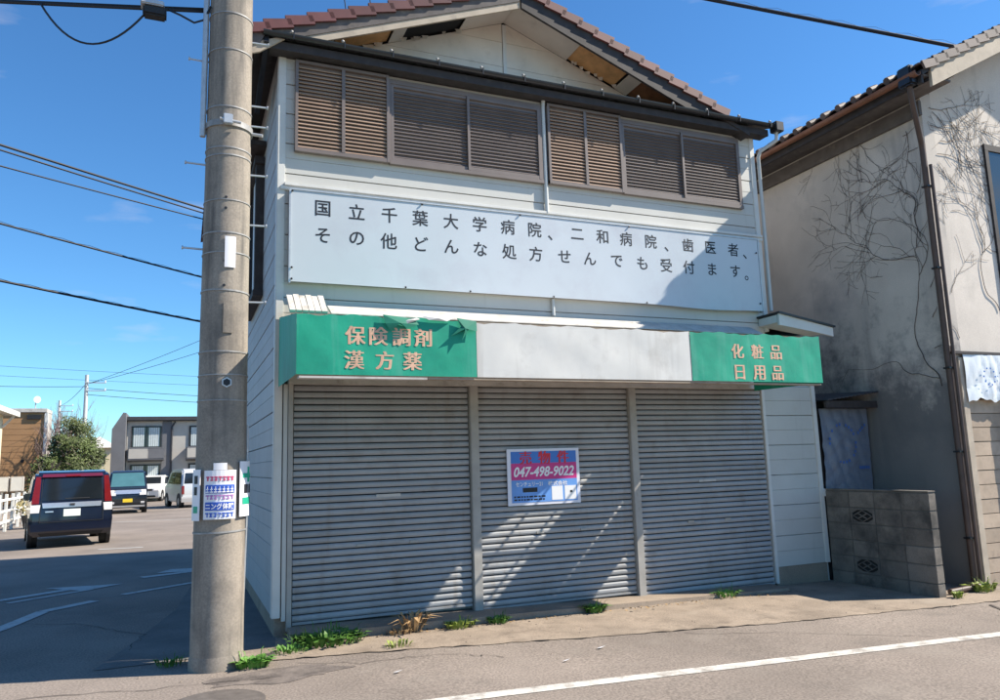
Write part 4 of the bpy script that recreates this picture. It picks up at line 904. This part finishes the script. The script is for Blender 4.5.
# ------------------------------------------------------------------ vehicles on the side street
def make_car(name, label, loc, heading, prof, Wd, belt, body, roofm=None, wheels=(-1.2, 1.25), wr=.29, side=None, rear=None, front=None, plate='plate_car', rearview=True, group='parked cars', glassm='car_glass', taper=.12):
    """local frame: +y is the nose; prof is the (y, z) outline"""
    root = empty(name, loc, heading, label, 'car', group, local=True)
    top = max(p[1] for p in prof)
    def hw(z): return Wd/2*(1-.03*max(0, (.5-z)/.3)) if z < belt else Wd/2*(1-taper*((z-belt)/(top-belt))**1.3)
    n = len(prof); b = B()
    vs = [(-hw(z), y, z) for y, z in prof]+[(hw(z), y, z) for y, z in prof]
    b.add(vs, [tuple(range(n)), tuple(range(n, 2*n))[::-1]]+[(i, n+i, n+(i+1) % n, (i+1) % n) for i in range(n)])
    bo = b.build('body', body, root, org=(0, 0, 0), bevel=.065, smooth=35)
    def yat(z, end):                                        # outline position at height z, rear (-1) or front (1)
        best = None
        for i in range(n):
            (y0, z0), (y1, z1) = prof[i], prof[(i+1) % n]
            if min(z0, z1) <= z <= max(z0, z1) and z0 != z1:
                y = lerp(y0, y1, (z-z0)/(z1-z0))
                if best is None or (y-best)*end > 0: best = y
        return best if best is not None else 0
    def endpanel(nm, end, z0, z1, w0, w1, m, off=.012, xc0=0, xc1=None, parent=root, seg=3):
        xc1 = xc0 if xc1 is None else xc1; b = B(); vs = []
        for j in range(seg+1):
            t = j/seg; z = lerp(z0, z1, t); y = yat(z, end)+end*off; w = lerp(w0, w1, t)/2; xc = lerp(xc0, xc1, t)
            vs += [(xc-w, y, z), (xc+w, y, z), (xc-w, y-end*.05, z), (xc+w, y-end*.05, z)]
        fs = []
        for j in range(seg): a = 4*j; fs += [(a, a+1, a+5, a+4), (a, a+4, a+6, a+2), (a+1, a+3, a+7, a+5)]
        fs += [(0, 2, 3, 1), (4*seg, 4*seg+1, 4*seg+3, 4*seg+2)]
        return b.add(vs, fs).build(nm, m, parent)
    def sidepanel(nm, poly, m, off=.008):
        for s in (-1, 1):
            b = B(); k = len(poly); vs = [(s*(hw(z)+off), y, z) for y, z in poly]+[(s*(hw(z)-.03), y, z) for y, z in poly]
            b.add(vs, [tuple(range(k)), tuple(range(k, 2*k))]+[(i, (i+1) % k, k+(i+1) % k, k+i) for i in range(k)]); b.build(nm, m, root)
    for poly in side or []: sidepanel('side_window', poly, glassm if glassm != 'car_glass_light' else 'car_glass')
    for y in wheels:
        for s in (-1, 1):
            x = s*(Wd/2-.10); w = B().tube([(x-s*.10, y, wr), (x+s*.07, y, wr), (x+s*.095, y, wr)], [wr, wr, wr*.86], 20).build('wheel', 'tyre', root, smooth=40)
            B().tube([(x+s*.094, y, wr), (x+s*.104, y, wr)], [wr*.62, wr*.52], 16).build('rim', 'rim', w)
            B().tube([(x+s*.02, y, wr+.03), (x+s*.102, y, wr+.03)], wr*1.2, 20).build('wheel_arch', 'black_plastic', root)
    return root, endpanel, hw, yat
tall = [(-1.80, .26), (-1.87, .38), (-1.88, .62), (-1.85, .95), (-1.70, 1.58), (-1.60, 1.69), (-1.25, 1.735), (.45, 1.70), (.75, 1.60), (1.25, 1.10), (1.68, .98), (1.80, .80), (1.83, .42), (1.76, .22)]
car, ep, hw, ya = make_car('parked_car', 'dark navy tall wagon seen from behind with red tail lamps', (-2.58, 20.3+1.6, 0), radians(10), tall, 1.68, 1.0, 'navy_car', side=[[(-1.45, 1.05), (-1.32, 1.55), (-.35, 1.57), (-.35, 1.05)], [(-.28, 1.05), (-.28, 1.57), (.45, 1.55), (.95, 1.08)]])
g = ep('rear_window', -1, 1.06, 1.56, 1.24, 1.14, 'car_glass'); ep('wiper', -1, 1.09, 1.105, .5, .5, 'black_plastic', .02, .1)
ep('spoiler', -1, 1.59, 1.66, 1.24, 1.20, 'maroon_strip', .05)  # thin maroon strip across the top of the navy rear
for s in (-1, 1):
    t = ep('tail_lamp', -1, 1.0, 1.60, .15, .10, 'tail_red', .022, s*.735, s*.685); ep('reverse_lamp', -1, .80, .975, .17, .19, 'lamp_clear', .020, s*.735, s*.725)
    ep('reflector', -1, .42, .46, .16, .16, 'tail_red', .02, s*.62)
ep('garnish', -1, .90, 1.01, 1.16, 1.20, 'chrome', .024); ep('emblem', -1, .935, .985, .10, .10, 'black_plastic', .034)
pl = ep('number_plate', -1, .70, .86, .34, .34, 'plate_car', .020); ep('plate_print', -1, .73, .80, .24, .24, 'green_print', .024, parent=pl) if False else None
ep('bumper', -1, .30, .56, 1.60, 1.62, 'navy_car', .05); ep('bumper_grille', -1, .27, .34, 1.2, 1.3, 'black_plastic', .055)
for s_ in (-1, 1):
    ep('hatch_seam', -1, .58, 1.58, .012, .012, 'black_plastic', .012, s_*.635, s_*.60); B().box(s_*.86-.07, s_*.86+.07, .72, .86, 1.02, 1.20).build('side_mirror', 'navy_car', car, bevel=.03)
ep('hatch_seam', -1, .575, .59, 1.27, 1.27, 'black_plastic', .014); ep('high_brake_lamp', -1, 1.60, 1.625, .3, .3, 'tail_red', .062); ep('badge', -1, .80, .83, .16, .16, 'chrome', .02, -.45)
B().box(-.35, .05, -1.0, -.6, 1.05, 1.42).build('head_rest', 'black_plastic', car)
kei = [(-1.62, .25), (-1.68, .45), (-1.68, .9), (-1.58, 1.60), (-1.45, 1.74), (-1.1, 1.78), (.55, 1.75), (.80, 1.66), (1.22, 1.12), (1.58, 1.00), (1.67, .82), (1.69, .45), (1.62, .22)]
car, ep, hw, ya = make_car('parked_car', 'black kei wagon facing the camera with yellow plate and teal-tinted windscreen', (-2.08, 35.2+1.7, 0), radians(180+4), kei, 1.475, 1.0, 'black_car', side=[[(-1.4, 1.05), (-1.3, 1.6), (.45, 1.6), (.95, 1.08)]], wheels=(-1.2, 1.2))
ep('windscreen', 1, 1.10, 1.66, 1.30, 1.18, 'car_glass_light'); ep('number_plate', 1, .42, .60, .36, .36, 'plate_yellow', .04, -.0)
ep('grille', 1, .80, .96, 1.05, 1.0, 'chrome', .03); ep('bumper', 1, .26, .52, 1.44, 1.45, 'black_plastic', .04); ep('skirt', 1, .26, .33, 1.30, 1.3, 'silver_car', .05)
for s in (-1, 1): ep('headlamp', 1, .74, .96, .26, .22, 'lamp_clear', .03, s*.57); ep('fog_lamp', 1, .40, .48, .14, .14, 'lamp_clear', .05, s*.56)
hatch = [(-1.75, .25), (-1.85, .45), (-1.85, .85), (-1.70, 1.05), (-1.35, 1.42), (-1.0, 1.50), (.2, 1.50), (.5, 1.42), (1.1, 1.0), (1.7, .85), (1.85, .68), (1.85, .4), (1.78, .2)]
car, ep, hw, ya = make_car('parked_car', 'small silver-white hatchback facing the camera beyond the black wagon', (-1.45, 50.2, 0), radians(180-12), hatch, 1.66, .95, 'white_car', side=[[(-1.2, 1.0), (-1.0, 1.38), (.4, 1.38), (.85, 1.0)]])
ep('windscreen', 1, 1.02, 1.40, 1.36, 1.12, 'car_glass'); ep('number_plate', 1, .40, .55, .34, .34, 'plate_car', .03); ep('grille', 1, .62, .74, .8, .8, 'black_plastic', .02); ep('air_intake', 1, .26, .36, 1.2, 1.1, 'black_plastic', .03)
for s in (-1, 1): ep('headlamp', 1, .60, .80, .30, .26, 'lamp_clear', .025, s*.62)
car, ep, hw, ya = make_car('parked_car', 'silver kei van seen from behind with its side windows showing, by the apartment block', (.42, 39.6, 0), radians(13), kei, 1.475, 1.02, 'silver_car', side=[[(-1.42, 1.08), (-1.33, 1.6), (-.3, 1.62), (-.3, 1.08)], [(-.22, 1.08), (-.22, 1.62), (.45, 1.6), (.95, 1.1)]], wheels=(-1.15, 1.2))
ep('rear_window', -1, 1.10, 1.58, 1.22, 1.12, 'car_glass'); ep('number_plate', -1, .58, .72, .34, .34, 'plate_yellow', .02, .1); ep('bumper', -1, .26, .52, 1.44, 1.46, 'silver_car', .05)
for s in (-1, 1): ep('tail_lamp', -1, .62, 1.0, .10, .10, 'tail_red', .02, s*.66)

# ------------------------------------------------------------------ buildings along the side street
def window(parent, x0, x1, z0, z1, y, fm='black_plastic', inner='curtain', axis='y', fw_=.06):
    """a framed window on a wall facing -Y (axis y) or +X (axis x; x0,x1 are then Y values and y the wall's X)"""
    def bx(a, b_, d0, d1, c, d): return (a, b_, y-d1, y-d0, c, d) if axis == 'y' else (y+d0, y+d1, a, b_, c, d)
    w = part('window', fm, parent, bx(x0, x1, 0, .07, z0, z0+fw_), bx(x0, x1, 0, .07, z1-fw_, z1), bx(x0, x0+fw_, 0, .068, z0+fw_, z1-fw_), bx(x1-fw_, x1, 0, .068, z0+fw_, z1-fw_), bx((x0+x1)/2-fw_*.4, (x0+x1)/2+fw_*.4, 0, .066, z0+fw_, z1-fw_))
    part('pane', 'window_glass', w, bx(x0+fw_, x1-fw_, .004, .02, z0+fw_, z1-fw_))
    if inner:
        xm = (x0+x1)/2
        for a, c in ((x0+fw_+.05, xm-.12), (xm+.12, x1-fw_-.05)):
            k = 5
            for i in range(k): part('curtain_fold', inner, w, bx(lerp(a, c, i/k)+.01, lerp(a, c, (i+1)/k)-.01, .022, .03+.006*(i % 2), z0+fw_+.02, z1-fw_-.02))
    return w
# grey apartment block
AY = 50.5
ap = empty('apartment_block', (2.5, AY+4, 0), label='two-storey grey and beige apartment block with flat dark roof line', cat='building')
part('wall', 'apt_light', ap, (-3.0, 12, AY, AY+8, -.2, 4.75))
part('roof', 'apt_roof', ap, (-3.05, 12.2, AY-.25, AY+8.3, 4.752, 5.02)); part('gutter', 'apt_roof', ap, (-3.05, 12.2, AY-.36, AY-.251, 4.80, 4.92))
B().prism([(-3.75, -.2), (-3.02, -.2), (-3.02, 5.2), (-3.18, 5.22), (-3.75, 4.25)], 'y', AY-.9, AY+7.5).build('stair_wall', 'apt_dark', ap)
part('wall_band', 'apt_dark', ap, (-1.05, -.55, AY-.05, AY-.001, -.2, 4.74)); part('wall_band', 'apt_dark', ap, (2.42, 2.85, AY-.05, AY-.001, -.2, 4.74)); part('wall_band', 'apt_dark', ap, (5.6, 6.2, AY-.05, AY-.001, -.2, 4.74))
part('floor_band', 'apt_dark', ap, (-2.9, -1.051, AY-.045, AY-.001, 2.30, 2.5)); part('floor_band', 'apt_dark', ap, (.3, 2.419, AY-.045, AY-.001, 2.30, 2.5))
for x0 in (-2.75, .45, 3.6):
    window(ap, x0, x0+1.65, 3.15, 4.45, AY); window(ap, x0, x0+1.65, .35, 2.15, AY)
    bal = part('balcony', 'apt_dark', ap, (x0-.12, x0+1.85, AY-.75, AY-.001, 2.42, 2.50), (x0-.12, x0+1.85, AY-.78, AY-.751, 3.10, 3.16), (x0-.12, x0-.08, AY-.75, AY-.002, 2.501, 3.14))
    part('balcony_panel', 'apt_light', bal, (x0-.08, x0+.95, AY-.77, AY-.752, 2.501, 3.09)); part('balcony_panel', 'apt_dark', bal, (x0+.97, x0+1.85, AY-.77, AY-.752, 2.501, 3.09))
    ac = part('air_conditioner', 'trim', bal, (x0+1.0, x0+1.65, AY-.5, AY-.25, 2.502, 3.05)); B().tube([(x0+1.25, AY-.502, 2.78), (x0+1.25, AY-.52, 2.78)], .2, 14).build('fan', 'black_plastic', ac)
B().tube([(-.52, AY-.1, 0), (-.52, AY-.1, 4.4), (-.35, AY-.15, 4.7)], .05, 6).build('downpipe', 'apt_roof', ap)
# brown flat-roofed building
bb = empty('brown_building', (-10.5, 54, 0), label='brown walled flat-roofed building with pale corner trim and roof aerial', cat='building')
part('wall', 'brown_wall', bb, (-14, -7.42, 51.2, 53, -.2, 5.35)); part('parapet', 'trim_old', bb, (-14.1, -7.30, 51.05, 53.1, 5.352, 5.58), bevel=.02)
part('corner_trim', 'trim', bb, (-7.419, -7.25, 51.12, 51.3, -.2, 5.351)); part('side_wall', 'apt_light', bb, (-7.419, -7.3, 51.301, 53, -.2, 5.34))
part('eave_vent', 'black_plastic', bb, (-8.3, -7.6, 51.08, 51.199, 4.95, 5.2)); B().tube([(-8.4, 51.2, 2.55), (-8.4, 51.05, 2.53)], .09, 10).build('vent_cap', 'black_plastic', bb)
for i in range(16): part('siding_joint', 'brown_wall', bb, (-13.9, -7.44, 51.185, 51.1985, .1+i*.33, .1+i*.33+.31))
dish = empty('satellite_dish', (-7.95, 51.4, 5.58), label='white satellite dish on the brown building roof edge', cat='antenna')
B().tube([(-7.95, 51.4, 5.55), (-7.95, 51.4, 6.2)], .03, 6).build('mast', 'antenna', dish); B().tube([(-7.86, 51.28, 6.12), (-7.90, 51.34, 6.12), (-7.92, 51.37, 6.12)], [.2, .14, .03], 16).build('reflector', 'plate_white', dish)
# cream house at the very left
ch = empty('cream_house', (-9.5, 40.5, 0), label='cream house with tall windows and projecting eave at the street edge', cat='house')
part('wall', 'cream_wall', ch, (-13, -7.35, 30.5, 39.6, -.2, 4.5))
B().prism([(-6.85, 4.40), (-6.85, 4.55), (-9.9, 5.8), (-13.6, 4.5), (-13.6, 4.35)], 'y', 30.0, 40.0).build('roof', 'trim_old', ch)
part('fascia', 'trim', ch, (-6.84, -6.77, 30, 40, 4.33, 4.54))
for y in (31.3, 33.3, 35.6, 37.6): window(ch, y, y+1.2, .7, 3.6, -7.35, fm='trim', axis='x', inner=None)
part('corner_post', 'cream_wall', ch, (-7.36, -7.1, 30.3, 30.6, -.2, 4.4))
for i, y in enumerate((34.6, 39.5)): B().bar((-7.33, y, 3.85), (-6.9, y, 4.36), .09, .09).build('bracket', 'trim', ch)
mb = empty('meter_cabinet', (-6.45, 35.8, 0), label='pair of grey meter boxes on posts beside the cream house', cat='cabinet')
for k in range(2):
    x = -6.75+k*.5; bx = part('box', 'apt_light', mb, (x, x+.46, 35.7, 35.95, 1.05, 1.65), bevel=.02); part('door', 'trim', bx, (x+.04, x+.42, 35.685, 35.699, 1.09, 1.61)); part('post', 'galv', mb, (x+.19, x+.27, 35.8, 35.88, 0, 1.05))
# pale far house
fh = empty('far_house', (-5.6, 70, 0), label='pale two-storey house with hipped roof behind the evergreen tree', cat='house')
part('wall', 'cream_wall', fh, (-7.4, -5.0, 68, 74, -.2, 3.75))
B().add([(-7.7, 67.6, 3.752), (-4.7, 67.6, 3.752), (-4.7, 74.4, 3.752), (-7.7, 74.4, 3.752), (-6.2, 70, 4.75), (-6.2, 72, 4.75)], [(0, 1, 4), (1, 2, 5, 4), (2, 3, 5), (3, 0, 4, 5), (0, 3, 2, 1)]).build('roof', 'trim_old', fh)
window(fh, -6.1, -5.5, 2.5, 3.2, 68.0, inner=None); window(fh, -6.9, -5.9, .6, 1.9, 68.0, inner=None)
fh2 = empty('far_house', (-3, 80, 0), label='dark roofed house far behind between pale house and apartments', cat='house')
part('wall', 'apt_light', fh2, (-6.3, -2, 80, 86, -.2, 3.8)); B().prism([(-6.6, 3.8), (-1.7, 3.8), (-1.7, 4.0), (-4.2, 5.2), (-6.6, 4.0)], 'y', 79.5, 86.5).build('roof', 'apt_roof', fh2); window(fh2, -5.4, -4.2, 1.2, 2.4, 80, inner=None)
# far left infill row of houses along the same street
# white picket fence and flower pots
fc = empty('white_fence', (-4.3, 26, 0), label='low white post and rail fence along the street edge', cat='fence')
for i in range(9): y = 22.6+i*1.15; part('post', 'white_fence', fc, (-4.75-.03*i, -4.67-.03*i, y, y+.08, 0, 1.12), bevel=.008)
for z in (.30, .62, .95): B().bar((-4.70, 22.6, z), (-4.94, 31.9, z), .035, .07).build('rail', 'white_fence', fc)
for i in range(5): y = 23.2+i*1.9; B().bar((-4.76-.04*i, y, .15), (-4.78-.04*i, y+.5, 1.05), .03, .05).build('brace', 'white_fence', fc)
def potted(label, x, y, s, seed, m):
    e = empty('potted_plant', (x, y, 0), label=label, cat='plant', group='pots by the fence')
    B().tube([(x, y, 0), (x, y, .34*s), (x, y, .38*s), (x, y, .38*s)], [.22*s, .30*s, .32*s, .27*s], 16).build('pot', 'pot', e, smooth=40)
    r = random.Random(seed); b = B()
    for i in range(260):
        a = r.uniform(0, 2*pi); d = r.random()**.5*.42*s; z = .38*s+r.random()**.8*.75*s*(1-.5*d/(.42*s)); q = .05*s
        c = Vector((x+d*cos(a), y+d*sin(a), z)); u = Vector((r.gauss(0, 1), r.gauss(0, 1), r.gauss(0, 1))).normalized()*q; v = u.orthogonal().normalized()*q*.6; b.quad(c-u, c+v, c+u, c-v)
    o = b.build('foliage', m, e); o['kind'] = 'stuff'
potted('dry yellowish shrub in a black pot by the white fence', -4.25, 28.2, 1.1, 1, 'flower_pale'); potted('second yellowish shrub in a black pot farther along the fence', -4.35, 31.5, 1.1, 2, 'flower_pale'); potted('small shrub in a dark pot near the brown building', -4.75, 35.0, 1.2, 3, 'flower_pale')

# ------------------------------------------------------------------ trees
def limbs(b, r, p, d, ln_, rad, depth, tips, maxd, spread=.6, up=.15):
    pts = [Vector(p)]; n = 5
    for i in range(n):
        d = (d+Vector((r.gauss(0, .12), r.gauss(0, .12), r.gauss(0, .08)+up*.2))).normalized(); pts.append(pts[-1]+d*ln_/n)
    b.tube(pts, [rad*(1-.45*i/n) for i in range(n+1)], 5, False)
    tips.append(pts[-1])
    if depth < maxd:
        for k in range(r.randint(2, 4)):
            q = pts[r.randint(2, n)]; nd = (d+Vector((r.uniform(-1, 1), r.uniform(-1, 1), r.uniform(-.2, .8)))*spread).normalized()
            limbs(b, r, q, nd, ln_*r.uniform(.55, .8), rad*.55, depth+1, tips, maxd, spread, up)
def evergreen(label, x, y, h, w, seed, n=9000, m='leaf_tree', name='evergreen_tree'):
    e = empty(name, (x, y, 0), label=label, cat='tree'); r = random.Random(seed); b = B(); tips = []
    b.tube([(x, y, -.1), (x+.05, y, h*.4), (x, y, h*.8)], [.16, .12, .05], 8)
    for k in range(16): a = r.uniform(0, 2*pi); z = h*r.uniform(.2, .8); limbs(b, r, (x, y, z), Vector((cos(a), sin(a), .4)), w*.35, .05, 2, tips, 3)
    b.build('trunk', 'bark', e)
    cl = []
    for k in range(120):
        a = r.uniform(0, 2*pi); t = r.random()**1.15; z = h*(.12+.88*t); rad = w*.5*(1-.8*max(0, t-.25)**1.3)*r.random()**.5; cl.append((Vector((x+rad*cos(a), y+rad*sin(a), z)), r.uniform(.22, .5)*w*.36))
    b = B()
    for i in range(n):
        c, s = r.choice(cl); o = Vector((r.gauss(0, 1), r.gauss(0, 1), r.gauss(0, .8))); o = o.normalized()*s*r.random()**.4
        p = c+o; u = (o.normalized()*.3+Vector((r.gauss(0, 1), r.gauss(0, 1), r.gauss(0, 1)))).normalized(); v = u.orthogonal().normalized(); k = r.uniform(.035, .075); b.quad(p-u*k, p+v*k*.6, p+u*k, p-v*k*.6)
    o = b.build('crown', m, e); o['kind'] = 'stuff'
evergreen('dense dark evergreen tree behind the navy wagon', -5.35, 47.5, 4.55, 3.0, 3, 22000)
evergreen('low bushy evergreen beside the brown building', -6.5, 46.5, 2.6, 2.0, 5, 3500)
def bare(label, x, y, h, seed):
    e = empty('bare_tree', (x, y, 0), label=label, cat='tree', group='bare trees'); r = random.Random(seed); b = B(); tips = []
    b.tube([(x, y, -.1), (x, y, h*.3)], [.12, .09], 7); b.build('trunk', 'bark', e); b = B()
    for k in range(13): limbs(b, r, (x, y, h*r.uniform(.15, .32)), Vector((r.uniform(-.6, .6), r.uniform(-.6, .6), 1)).normalized(), h*.36, .045, 0, tips, 3, .55, .3)
    b.build('crown', 'twig', e)
bare('leafless reddish tree between brown building and evergreen', -6.55, 50.2, 5.2, 1)
bare('taller leafless tree behind the evergreen', -7.5, 60, 6.3, 2)
# ------------------------------------------------------------------ far poles and their wires
def farpole(label, x, y, h, r=.15, arms=True):
    e = empty('utility_pole', (x, y, 0), label=label, cat='utility pole'); B().tube([(x, y, -.1), (x, y, h)], [r, r*.7], 12).build('shaft', 'pipe_grey', e, smooth=40)
    if arms:
        for z in (h-.5, h-1.0): B().bar((x-.1, y-.1, z), (x+1.1, y-.1, z), .06, .06).build('crossarm', 'galv', e); B().tube([(x+1.05, y-.1, z), (x+1.05, y-.1, z+.15)], .04, 6).build('insulator', 'plate_white', e)
farpole('slim pale utility pole rising beside the evergreen tree', -5.55, 53.2, 7.85)
farpole('distant utility pole with crossarms beyond the brown building', -10.2, 78, 8.4, .15)
G = 'far wires at the pale pole'
for q, lab in (((1.1, 45, 9.2), 'upper thin wire rising from the pale pole to the right'), ((1.1, 45, 8.5), 'second thin wire rising from the pale pole to the right')):
    wire(lab, (-5.4, 53.1, 7.3), q, .014, .15, 0, .5)
for (p, q, lab) in (((-22, 55, 7.9), (-5.5, 53.1, 7.1), 'thin wire reaching the pale pole from the left'), ((-5.5, 53.1, 7.0), (14, 56, 6.6), 'level wire leaving the pale pole above the apartments'), ((-5.5, 53.1, 6.6), (14, 56, 6.1), 'lower level wire leaving the pale pole above the apartments'), ((-10.2, 78, 7.9), (-5.5, 53.1, 7.4), 'wire joining the distant pole and the pale pole'), ((-30, 90, 13.6), (30, 92, 11.6), 'far power line high above the apartments'), ((-30, 90, 12.6), (30, 92, 10.6), 'far power line under the high one')):
    wire(lab, p, q, .016, .25)
bpy.data.objects.remove(_to)
